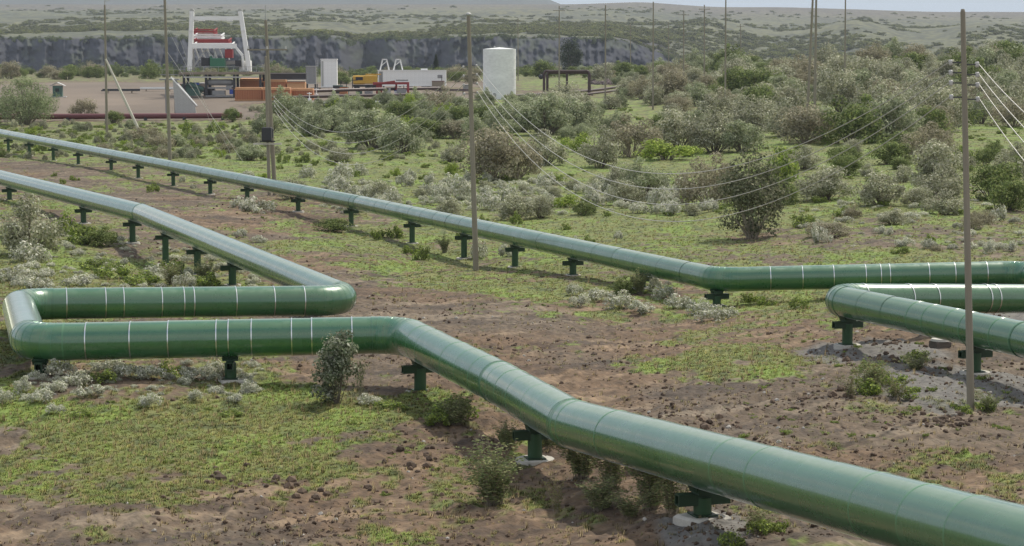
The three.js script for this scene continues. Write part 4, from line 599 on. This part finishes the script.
// bushes read off the photograph: kind, column, row of the foot, width and height in pixels, where
const T1 = 'growing in the grass beyond the thicket-side pipeline', G1 = 'beyond the thicket-side pipeline', T2 = 'in the thicket beyond the grass', G2 = 'of the thicket', T3 = 'between the two pipelines', G3 = 'between the pipelines', T4 = 'in front of the drilling pad', G4 = 'before the drilling pad';
const listed = [
  ['silver', 339, 161, 23, 15, T1, G1], ['silver', 451, 161, 22, 16, T1, G1], ['olive', 494, 180, 66, 58, T1, G1, 'big brownish dome-shaped shrub behind the slim pole'], ['olive', 515, 178, 44, 46, T1, G1], ['silver', 516, 219, 33, 27, T1, G1], ['silver', 541, 217, 27, 24, T1, G1], ['silver', 292, 200, 26, 22, '', '', 'silvery bush leaning over the pipe beside the paired poles'], ['green', 585, 215, 22, 18, T1, G1], ['lime', 566, 208, 24, 14, T1, G1], ['weed', 376, 241, 10, 13, T3, G3], ['weed', 390, 238, 24, 14, T3, G3], ['green', 331, 231, 32, 16, T3, G3], ['herb', 258, 213, 34, 17, T3, G3], ['herb', 240, 208, 24, 12, T3, G3], ['weed', 410, 252, 14, 10, T3, G3],
  ['greyg', 643, 200, 44, 40, T1, G1], ['silver', 625, 205, 34, 26, T1, G1], ['olive', 711, 206, 54, 58, '', '', 'tan-topped dome-shaped shrub beside the leaning tree'], ['herb', 637, 213, 22, 12, T1, G1], ['herb', 665, 213, 26, 14, T1, G1], ['herb', 708, 212, 20, 14, T1, G1], ['silver', 599, 167, 36, 42, T2, G2], ['olive', 632, 156, 48, 46, T2, G2], ['silver', 678, 152, 52, 44, T2, G2], ['silver', 715, 152, 46, 42, T2, G2], ['greyg', 742, 152, 40, 34, T2, G2], ['lime', 577, 152, 28, 20, T2, G2], ['lime', 665, 160, 48, 22, T2, G2], ['lime', 692, 156, 20, 12, T2, G2],
  ['silver', 818, 196, 28, 22, T1, G1], ['silver', 881, 206, 42, 34, T1, G1], ['silver', 893, 226, 26, 16, T1, G1], ['silver', 938, 192, 50, 52, T1, G1, 'large pale grey shrub behind the leaning pole'], ['silver', 942, 214, 36, 26, T1, G1], ['silver', 917, 206, 30, 20, T1, G1], ['green', 1009, 211, 40, 36, '', '', 'bright green dense shrub at the far end of the pipe loop'], ['herb', 998, 221, 18, 16, T1, G1], ['herb', 988, 252, 14, 13, T1, G1], ['olive', 828, 237, 40, 16, T1, G1], ['weed', 802, 226, 26, 16, T1, G1], ['olive', 931, 160, 46, 40, T2, G2], ['weed', 845, 217, 24, 12, T1, G1], ['green', 905, 152, 40, 26, T2, G2], ['weed', 900, 254, 18, 9, T1, G1], ['weed', 880, 182, 20, 12, T1, G1],
  ['silver', 28, 256, 58, 62, '', '', 'big grey-green shrub growing under the sapling-side pipeline'], ['herb', 30, 262, 36, 20, T3, G3], ['weed', 80, 244, 36, 22, T3, G3], ['green', 98, 246, 34, 20, T3, G3], ['weed', 65, 235, 30, 22, T3, G3], ['herb', 12, 282, 34, 18, T3, G3], ['herb', 38, 290, 30, 14, T3, G3], ['weed', 110, 280, 34, 16, T3, G3], ['herb', 78, 286, 30, 13, T3, G3], ['weed', 172, 275, 26, 18, T3, G3], ['herb', 184, 288, 22, 18, T3, G3], ['weed', 208, 287, 26, 16, T3, G3], ['weed', 140, 285, 34, 14, T3, G3], ['weed', 95, 270, 34, 12, T3, G3],
  ['greyg', 372, 148, 58, 42, T2, G2], ['greyg', 402, 152, 44, 38, T2, G2], ['greyg', 330, 132, 36, 28, T2, G2], ['olive', 439, 118, 36, 34, '', '', 'rounded brown shrub in front of the long white container'], ['green', 480, 130, 32, 30, T2, G2], ['greyg', 506, 132, 40, 34, T2, G2], ['green', 428, 138, 36, 24, T2, G2], ['weed', 340, 112, 30, 18, T2, G2], ['greyg', 300, 128, 30, 26, T4, G4], ['greyg', 284, 122, 34, 34, T4, G4], ['greyg', 268, 135, 28, 26, T4, G4], ['green', 365, 112, 22, 16, T2, G2], ['greyg', 545, 135, 50, 44, T2, G2], ['greyg', 575, 132, 46, 40, T2, G2], ['silver', 545, 165, 40, 36, T2, G2], ['silver', 620, 190, 30, 26, T1, G1], ['olive', 455, 138, 30, 20, T2, G2], ['green', 460, 124, 26, 20, T2, G2],
  ['green', 115, 124, 18, 16, T4, G4], ['olive', 84, 119, 26, 22, T4, G4], ['green', 232, 122, 16, 16, T4, G4], ['olive', 160, 150, 26, 18, T4, G4], ['greyg', 175, 146, 20, 14, T4, G4], ['olive', 145, 140, 30, 16, T4, G4], ['greyg', 250, 160, 26, 18, T4, G4],
  ['herb', 620, 308, 30, 16, T3, G3], ['herb', 600, 302, 26, 14, T3, G3], ['herb', 580, 307, 20, 14, T3, G3], ['herb', 640, 312, 30, 14, T3, G3], ['herb', 575, 297, 18, 14, T3, G3], ['herb', 665, 300, 24, 16, T3, G3], ['green', 622, 295, 22, 18, T3, G3], ['herb', 680, 308, 28, 14, T3, G3], ['herb', 700, 314, 26, 14, T3, G3], ['herb', 712, 320, 30, 14, T3, G3], ['herb', 728, 318, 20, 10, T3, G3], ['weed', 768, 306, 20, 12, T3, G3], ['weed', 800, 309, 20, 12, T3, G3], ['weed', 750, 302, 20, 12, T3, G3], ['herb', 655, 292, 16, 16, T3, G3],
];
const T5 = 'beside the sapling-side pipe loop', G5 = 'beside the sapling-side pipe loop';
for (const [k, x, y, w, h] of [['herb', 75, 384, 30, 15], ['weed', 100, 382, 30, 16], ['herb', 128, 380, 28, 15], ['herb', 150, 382, 30, 16], ['herb', 60, 376, 30, 16], ['herb', 110, 374, 30, 14], ['herb', 190, 383, 30, 14], ['herb', 212, 380, 28, 18], ['herb', 40, 400, 26, 16], ['herb', 55, 412, 18, 12], ['herb', 150, 407, 22, 16], ['herb', 4, 402, 18, 18], ['herb', 195, 402, 14, 12], ['herb', 235, 404, 16, 10], ['herb', 250, 394, 20, 12], ['herb', 90, 396, 28, 12], ['weed', 170, 378, 24, 14], ['weed', 80, 417, 20, 8], ['weed', 230, 416, 22, 8], ['herb', 245, 384, 20, 12], ['herb', 55, 392, 20, 14], ['herb', 22, 390, 20, 16], ['herb', 370, 404, 26, 10], ['weed', 390, 410, 30, 10], ['weed', 455, 418, 44, 22], ['weed', 440, 425, 30, 16], ['weed', 510, 447, 24, 18], ['weed', 555, 445, 40, 26], ['weed', 885, 385, 40, 22], ['weed', 866, 395, 34, 22], ['weed', 905, 398, 30, 14], ['weed', 985, 408, 20, 14], ['weed', 962, 412, 20, 12], ['weed', 870, 372, 24, 12], ['weed', 915, 364, 30, 14], ['weed', 755, 535, 30, 16], ['weed', 775, 530, 26, 14], ['weed', 730, 545, 30, 16], ['herb', 960, 310, 1, 1]]) if (w > 2) listed.push([k, x, y, w, h, T5, G5]);
for (const [k, x, y, w, h, where, group, own] of listed) { const p = spot(x, y), s = px2(p)[2]; p.y -= 0.03 * h / s; bush(k, p, w / s * 1.08, h / s * 1.08, where, group, own); }
// more of the thicket, set at random in the stretches of ground the photograph shows covered
const clearOf = (px, py) => px > 515 && px < 618 && py > 88 && py < 108;   // open ground before the pipe goalpost
function fill(n, x0, x1, y0, y1, mix, size, gap, where, group, seed, test = () => true) {
  vr = rng(seed); let c = 0;
  for (let k = 0; k < n * 12 && c < n; k++) {
    const px = lerp(x0, x1, vr()), py = lerp(y0, y1, vr()), p = spot(px, py); if (clearOf(px, py) || !test(px, py, p)) continue;
    const kind = mix[Math.floor(vr() * mix.length)], w = lerp(size[0], size[1], vr()) * (kind === 'lime' ? 0.8 : 1);
    if (taken.some(([x, z, r]) => (x - p.x) ** 2 + (z - p.z) ** 2 < ((r + w / 2) * gap) ** 2)) continue;
    p.y -= 0.1; bush(kind, p, w, w * (0.72 + 0.3 * vr()), where, group); c++;
  }
}
const clumped = (px, py, p) => fbm(p.x * 0.055 + 11, p.z * 0.02 + 5, 3) > 0.51;
fill(50, 740, 1090, 88, 152, ['silver', 'olive', 'greyg', 'silver', 'greyg', 'silver', 'green'], [4.2, 7.6], 0.5, T2, G2, 21, clumped);
fill(70, 600, 1100, 64, 104, ['silver', 'olive', 'greyg', 'silver', 'green'], [5, 9], 0.45, T2, G2, 22);
fill(30, 520, 770, 98, 135, ['silver', 'greyg', 'olive', 'greyg', 'green', 'silver'], [3.6, 6.5], 0.5, T2, G2, 23);
fill(24, 300, 540, 108, 138, ['greyg', 'green', 'greyg', 'lime', 'greyg'], [3, 5.5], 0.5, T2, G2, 24);
fill(26, 770, 1060, 150, 205, ['silver', 'green', 'silver', 'weed', 'silver'], [1.4, 3.8], 0.9, T1, G1, 25);
fill(40, -20, 262, 128, 158, ['green', 'olive', 'weed', 'lime', 'greyg'], [0.9, 2.3], 1.0, T4, G4, 26);
fill(64, 330, 720, 181, 216, ['herb', 'herb', 'herb', 'silver'], [0.9, 2.2], 0.7, T1, G1, 27);
fill(16, 240, 520, 150, 185, ['weed', 'lime', 'herb', 'weed'], [0.7, 1.8], 1.1, T1, G1, 28);
fill(10, 15, 200, 172, 205, ['weed', 'weed', 'herb'], [0.5, 1.2], 1.3, T3, G3, 29);
fill(14, 420, 620, 215, 262, ['weed', 'herb', 'weed'], [0.5, 1.2], 1.3, T3, G3, 30);
fill(12, 740, 1030, 212, 258, ['weed', 'herb', 'olive'], [0.5, 1.3], 1.3, T1, G1, 31);
// dark trees and bushes in front of the cliff
fill(40, -30, 330, 73, 80, ['green', 'olive', 'green'], [4, 8], 0.5, 'along the far edge of the drilling pad', 'along the far edge of the pad', 41);
fill(34, 505, 760, 66, 80, ['green', 'olive', 'green', 'greyg'], [4, 8], 0.5, 'on the rise below the cliff end', 'on the rise below the cliff end', 42);
fill(26, 330, 500, 74, 84, ['green', 'olive'], [3, 6], 0.5, 'behind the containers on the pad', 'behind the containers', 43);
function plant(name, label, cat, v, px, py, w, h, nat, turn = 0, group) { const p = spot(px, py), s = px2(p)[2], g = thing(name, label, cat, p, turn, group); part('crown', v.crown, leafMat, g); part(cat === 'tree' ? 'trunk' : 'stems', v.stem, v.stemMat, g); g.scale.set(w / s, h / s / nat, w / s); taken.push([p.x, p.z, w / s / 2]); return g; }
function makeConifer(seed, cols) { const r = rng(seed), pts = [], cc = []; for (let i = 0; i < 2600; i++) { const t = Math.pow(r(), 0.8), y = 0.12 + t * 0.9, a = r() * 6.283, rad = 0.36 * (1 - t * 0.85) * (0.5 + 0.5 * Math.sqrt(r())) * (0.75 + 0.25 * Math.sin(a * 5 + y * 21)); pts.push([Math.cos(a) * rad, y, Math.sin(a) * rad, 0.045 + 0.03 * r(), Math.cos(a) + r() - 0.5, 0.6 + r() - 0.5, Math.sin(a) + r() - 0.5, r() * 6.28, 0.5]); const c = cols[Math.floor(r() * cols.length)], k = 0.7 + 0.6 * r(); cc.push(c.map(v => v * k)); } return { crown: leafGeo(pts, cc), stem: bar(V(0, -0.04, 0), V(0, 0.85, 0), 0.03, 0.008, 7), stemMat: bark }; }
plant('dark_tree', 'tall dark tree standing alone before the cliff', 'tree', makeBush(61, { h: 1.9, leaves: 3400, leaf: 0.07, cols: [[.06, .08, .05], [.09, .11, .065], [.045, .06, .04]], clumps: 46, cs: 0.2, low: 0.15 }), 570.5, 74, 22, 44, 2.05);
plant('conifer', 'small dark conifer behind the long white container', 'tree', makeConifer(62, [[.04, .055, .035], [.065, .08, .05]]), 436, 78, 16, 23, 1.02);
plant('feathery_tree', 'pale feathery tree on the near side of the drilling pad', 'tree', makeBush(63, { h: 0.8, leaves: 14000, leaf: 0.03, aspect: 0.35, cols: [[.30, .36, .18], [.38, .42, .24], [.23, .29, .13]], clumps: 70, cs: 0.15, low: 0.1, pale: true }), 26, 124, 66, 50, 0.9);
plant('leaning_tree', 'small dark tree with pale forked trunk in the grass', 'tree', makeBush(64, { h: 1.3, leaves: 6400, leaf: 0.048, cols: [[.15, .17, .09], [.20, .21, .12], [.30, .29, .19], [.11, .125, .065]], clumps: 64, cs: 0.17, low: 0.1, pale: true, stemP: 0.16, stemR: 2.2 }), 752, 237, 72, 95, 1.42);
plant('sapling', 'tall leafy sapling standing in front of the pipe leg', 'sapling', makeBush(65, { h: 1.85, leaves: 3600, leaf: 0.085, aspect: 0.5, cols: [[.14, .17, .095], [.20, .23, .14], [.30, .32, .22], [.09, .115, .06], [.46, .46, .36]], clumps: 46, cs: 0.17, low: 0.12, stemP: 0.5 }), 338, 403, 46, 88, 2.0);
plant('sapling', 'thin wispy side shoots beside the tall leafy sapling', 'sapling', makeBush(66, { h: 1.1, leaves: 260, leaf: 0.07, cols: [[.14, .16, .08], [.2, .2, .12]], clumps: 16, cs: 0.12, low: 0.12, stemP: 0.9, pale: true }), 360, 402, 26, 56, 1.2);
// feathery weeds: arching stems with fine leaflets
function makeFeather(seed, n, cols, dry = 0.1) {
  const r = rng(seed), pts = [], cc = [], st = [];
  for (let k = 0; k < n; k++) {
    const a = r() * 6.283, lean = 0.15 + 0.5 * r(), L = 0.55 + 0.5 * r(), b = V((r() - 0.5) * 0.22, -0.03, (r() - 0.5) * 0.22); let p = b.clone(), d = V(Math.cos(a) * lean * 0.5, 1, Math.sin(a) * lean * 0.5).normalize();
    for (let s = 0; s < 6; s++) { const q = p.clone().addScaledVector(d, L / 6); st.push(bar(p, q, 0.005 * (1 - s / 8), 0.005 * (1 - (s + 1) / 8), 3)); d.x += Math.cos(a) * lean * 0.18; d.z += Math.sin(a) * lean * 0.18; d.y -= 0.05; d.normalize();
      if (s > 0) for (let i = 0; i < 9; i++) { const t = r(), o = 0.02 + 0.05 * r(), e = r() * 6.283; pts.push([lerp(p.x, q.x, t) + Math.cos(e) * o, lerp(p.y, q.y, t) + (r() - 0.3) * 0.03, lerp(p.z, q.z, t) + Math.sin(e) * o, 0.045 + 0.04 * r(), Math.cos(e) * 0.6, 0.6 + r() - 0.5, Math.sin(e) * 0.6, e, 0.3]); const c = r() < dry ? [.22, .18, .10] : cols[Math.floor(r() * cols.length)], m = 0.7 + 0.6 * r(); cc.push(c.map(v => v * m)); }
      p = q; }
  }
  return { crown: leafGeo(pts, cc), stem: merge(st), stemMat: barkPale };
}
const FG = [[.21, .26, .10], [.29, .32, .14], [.15, .19, .08], [.36, .36, .18]];
const f1 = makeFeather(71, 74, FG), f2 = makeFeather(72, 46, FG, 0.25), f3 = makeFeather(73, 16, [[.2, .2, .08], [.16, .18, .07]], 0.3);
plant('feathery_weed', 'large feathery green weed clump beside the pipe support', 'weed', f1, 494, 505, 74, 66, 0.95);
for (const [x, y, w, h, v, label] of [[582, 478, 60, 46, f1, 'feathery weed growing in the shade beneath the sapling-side pipe'], [612, 490, 62, 58, f2, 'feathery weed growing in the shade beneath the sapling-side pipe'], [650, 508, 66, 60, f1, 'feathery weed growing in the shade beneath the sapling-side pipe'], [672, 515, 50, 50, f2, 'feathery weed growing in the shade beneath the sapling-side pipe'], [600, 512, 60, 34, f1, 'feathery weed growing in the shade beneath the sapling-side pipe'], [556, 512, 26, 46, f3, 'thin yellowish weed stalk standing alone by the sapling-side pipe'], [640, 468, 60, 40, f2, 'feathery weed growing in the shade beneath the sapling-side pipe'], [630, 518, 50, 30, f2, 'feathery weed growing in the shade beneath the sapling-side pipe'], [508, 450, 30, 28, f1, 'feathery weed tuft beside a pipe footing'], [548, 452, 30, 26, f2, 'feathery weed tuft beside a pipe footing'], [455, 424, 46, 30, f1, 'feathery weed tuft beside a pipe footing'], [870, 392, 50, 34, f2, 'dry feathery weeds on grey gravel by the leaning pole'], [895, 400, 46, 26, f3, 'dry feathery weeds on grey gravel by the leaning pole'], [850, 402, 40, 26, f3, 'dry feathery weeds on grey gravel by the leaning pole'], [915, 372, 40, 20, f2, 'dry feathery weeds on grey gravel by the leaning pole'], [760, 532, 44, 26, f2, 'feathery weed tuft beyond the sapling-side pipe'], [988, 408, 26, 22, f1, 'feathery weed tuft at the foot of the leaning pole'], [205, 283, 30, 24, f1, 'feathery weed among the pipe supports'], [172, 285, 34, 26, f2, 'feathery weed among the pipe supports'], [640, 295, 26, 24, f1, 'feathery weed beside the thicket-side pipe footing'], [445, 252, 18, 18, f1, 'feathery weed below the thicket-side pipe']]) plant('feathery_weed', label, 'weed', v, x, y, w, h, 0.95, x, 'feathery weeds near the pipelines');

// ---------------------------------------------------------------- what nobody could count: grass, clods, stones, undergrowth
function scatter(name, label, geo, mat, n, seed, pick) {
  const r = rng(seed), list = []; for (let k = 0; k < n * 8 && list.length < n; k++) { const o = pick(r); if (o) list.push(o); }
  const im = new THREE.InstancedMesh(geo, mat, list.length), m = new THREE.Matrix4(), q = new THREE.Quaternion(), e = new THREE.Euler();
  list.forEach(([p, s, sy, c, tilt], i) => { q.setFromEuler(e.set(tilt * (r() - 0.5), r() * 6.283, tilt * (r() - 0.5))); m.compose(p, q, V(s, sy, s)); im.setMatrixAt(i, m); im.setColorAt(i, lin(...c)); });
  im.name = name; im.castShadow = im.receiveShadow = true; tag(im, label, null, null, 'stuff'); scene.add(im); return im;
}
const tuft = (() => { const r = rng(81), pos = []; for (let k = 0; k < 14; k++) { const a = r() * 6.283, l = 0.35 + 0.6 * r(), h = 0.6 + 0.6 * r(), bx = (r() - 0.5) * 0.7, bz = (r() - 0.5) * 0.7, w = 0.055, tx = bx + Math.cos(a) * l * 0.6, tz = bz + Math.sin(a) * l * 0.6, c = Math.cos(a + 1.57) * w, s = Math.sin(a + 1.57) * w; pos.push(bx - c, -0.1, bz - s, bx + c, -0.1, bz + s, tx, h, tz); } const g = new THREE.BufferGeometry(); g.setAttribute('position', new THREE.Float32BufferAttribute(pos, 3)); const nu = []; for (let i = 0; i < pos.length / 3; i++) nu.push(0.15 * Math.cos(i * 2.4), 1, 0.15 * Math.sin(i * 2.4)); g.setAttribute('normal', new THREE.Float32BufferAttribute(nu, 3)); return g; })();
const clod = (() => { const g = new THREE.IcosahedronGeometry(1, 0), p = g.attributes.position; for (let i = 0; i < p.count; i++) { const x = p.getX(i), y = p.getY(i), z = p.getZ(i), k = 0.7 + 0.6 * noise2(x * 2.3 + 5, y * 2.1 + z * 1.7 + 9); p.setXYZ(i, x * k, y * k * 0.8, z * k); } g.computeVertexNormals(); return g; })();
const tmp = [0, 0, 0];
const farPick = (r, d0, d1, k = 0.275) => { const d = 1 / lerp(1 / d0, 1 / d1, r()), x = (r() * 2 - 1) * k * d; return [x, -d]; };
scatter('grass_tufts', 'short grass growing over the open ground', tuft, new THREE.MeshStandardMaterial({ roughness: 0.9, side: THREE.DoubleSide }), 95000, 82, r => { const [x, z] = farPick(r, 34, 320); const g = green(x, z); if (r() > g * 0.9 + 0.02) return; groundColour(x, z, tmp); const k = 0.7 + 0.6 * r(), y = r() < 0.3 ? 1.25 : 1; const s = (0.05 + 0.06 * r()) * (1 + 0.008 * -z); return [V(x, groundY(x, z), z), s, s * (0.28 + 0.42 * r() * r()), [lerp(0.165, tmp[0] * 1.2, 0.6) * k * y, lerp(0.198, tmp[1] * 1.22, 0.6) * k, lerp(0.05, tmp[2] * 1.05, 0.6) * k], 0.3]; });
scatter('earth_clods', 'dark clods and stones strewn over the bare earth', clod, new THREE.MeshStandardMaterial({ roughness: 0.97, flatShading: true }), 12000, 83, r => { const [x, z] = farPick(r, 33, 150); const g = green0(x, z), cl = fbm(x * 0.5 + 60, z * 0.35, 3); if (r() < g * 1.25 || r() > smooth(0.35, 0.65, cl) + 0.12) return; const s = (0.012 + 0.05 * Math.pow(r(), 4)) * (1 + 0.007 * -z), k = 0.6 + 0.8 * r(); return [V(x, groundY(x, z) + s * 0.1, z), s, s * 0.75, r() < 0.04 ? [0.4, 0.37, 0.33] : [0.11 * k, 0.074 * k, 0.05 * k], 1.5]; });
scatter('big_clods', 'larger turned-up clods by the tracks', clod, new THREE.MeshStandardMaterial({ roughness: 0.97, flatShading: true }), 170, 84, r => { const spots = [[720, 425, 30, 8], [930, 425, 60, 14], [870, 362, 40, 8], [950, 420, 40, 10], [300, 495, 90, 16], [420, 462, 60, 16], [890, 345, 20, 4], [250, 480, 60, 14], [780, 405, 60, 12], [560, 345, 120, 14], [840, 398, 60, 10], [940, 372, 40, 8]]; const q = spots[Math.floor(r() * spots.length)], p = spot(q[0] + (r() + r() - 1) * q[2], q[1] + (r() + r() - 1) * q[3]); const s = 0.06 + 0.12 * Math.pow(r(), 2.5), k = 0.6 + 0.7 * r(); p.y += s * 0.15; return [p, s, s * 0.8, [0.115 * k, 0.08 * k, 0.056 * k], 1.5]; });
// rough lava stones in a bank across the scrub
scatter('lava_stones', 'bank of dark reddish lava stones across the scrub', clod, new THREE.MeshStandardMaterial({ roughness: 0.97, flatShading: true }), 900, 85, r => { const t = r(), p = spot(lerp(592, 745, t), lerp(83, 79, t) + 4 * (r() - 0.5)); const s = 0.35 + 0.6 * r(), k = 0.7 + 0.7 * r(); return [p, s, s, [0.11 * k, 0.085 * k, 0.08 * k], 2]; });
// undergrowth filling the thicket between the shrubs
const COVER = { silver: kinds.silver[0].crown, green: kinds.weed[0].crown, herb: kinds.herb[1].crown, olive: kinds.olive[0].crown, greyg: kinds.greyg[1].crown };
function cover(name, label, geo, n, seed, regions, size) { const r = rng(seed), m = leafMat; scatter(name, label, geo, m, n, seed + 1, () => { const q = regions[Math.floor(r() * regions.length)], px = lerp(q[0], q[1], r()), py = lerp(q[2], q[3], r()); if (clearOf(px, py)) return; const p = spot(px, py), w = lerp(size[0], size[1], r() * r()), k = 0.75 + 0.45 * r(); p.y -= 0.05; return [p, w, w * (0.7 + 0.4 * r()), [k, k, k], 0.2]; }); }
cover('silver_undergrowth', 'silver-grey undergrowth filling the thicket', COVER.silver, 230, 91, [[600, 1080, 62, 98], [760, 1080, 60, 84]], [2.4, 6]);
cover('grey_undergrowth', 'grey-green undergrowth filling the thicket', COVER.greyg, 260, 93, [[300, 620, 104, 140], [600, 1080, 62, 100]], [2, 5]);
cover('brown_undergrowth', 'brown undergrowth filling the thicket', COVER.olive, 90, 95, [[600, 1080, 62, 104]], [1.4, 3.6]);
cover('green_undergrowth', 'low green undergrowth in the grass', COVER.green, 900, 97, [[-10, 260, 124, 158], [240, 540, 105, 185], [540, 1060, 62, 150], [540, 1060, 110, 215], [-10, 260, 124, 150]], [0.5, 1.9]);
cover('small_weeds', 'small green weeds scattered in the grass', COVER.green, 700, 98, [[0, 450, 395, 500], [220, 720, 215, 310], [0, 260, 235, 290], [700, 1040, 205, 262], [740, 1024, 340, 440]], [0.1, 0.4]);
cover('small_silver_herbs', 'small silvery herbs scattered in the grass', COVER.herb, 620, 99, [[0, 260, 235, 290], [320, 720, 178, 216], [320, 720, 180, 212], [340, 560, 182, 208],  [800, 1040, 185, 250]], [0.3, 1.4]);
cover('far_scrub', 'dark scrub on the plain below the cliff', kinds.green[1].crown, 420, 101, [[-40, 540, 71, 78], [500, 780, 62, 78]], [3, 7]);
cover('pad_edge_scrub', 'mixed scrub between the old pipeline and the thicket-side pipeline', kinds.silver[2].crown, 260, 103, [[-10, 270, 124, 160], [240, 520, 108, 160]], [0.6, 2.0]);
scatter('dry_stalks', 'thin dry stalks standing in the grass', tuft, new THREE.MeshStandardMaterial({ roughness: 0.9, side: THREE.DoubleSide }), 9000, 105, r => { const [x, z] = farPick(r, 34, 160); const g = green(x, z); if (r() > g * 0.5 + 0.12) return; const k = 0.7 + 0.6 * r(), s = (0.04 + 0.05 * r()) * (1 + 0.006 * -z); return [V(x, groundY(x, z), z), s, s * (0.8 + 1.4 * r() * r()), [0.27 * k, 0.215 * k, 0.11 * k], 0.5]; });
cover('bed_herbs', 'tiny silvery herbs under the sapling-side pipe leg', COVER.herb, 120, 107, [[20, 260, 366, 398]], [0.15, 0.6]);
scatter('cliff_scrub', 'dark scrub along the rim and foot of the cliff', kinds.green[0].crown, leafMat, 620, 109, r => { const q = cliffRim[Math.floor(r() * cliffRim.length)], top = r() < 0.6, w = 5 + 12 * r() * r(), k = 0.5 + 0.4 * r(); return [V(q[top ? 0 : 3], q[top ? 1 : 4] - 0.35 * w * (top ? 1 : 0.2), q[top ? 2 : 5] + (top ? -8 * r() : 3)), w, w * (0.6 + 0.3 * r()), [k, k, k], 0.2]; });
scatter('hill_scrub', 'scattered scrub over the far grassy slopes', kinds.weed[1].crown, leafMat, 5200, 111, r => { const px = lerp(-60, 1090, r()), d = 1950 + 2300 * r() * r(), p = hillTop(px, d); if (fbm(p.x * 0.006 + 3, p.z * 0.004, 3) + 0.25 * (r() - 0.5) < 0.5) return; const w = 6 + 13 * r() * r(), k = 0.5 + 0.4 * r(); p.y -= 0.1 * w; return [p, w * 1.3, w * 0.8, [k, k * 0.86, k], 0.2]; });
renderer.render(scene, camera);
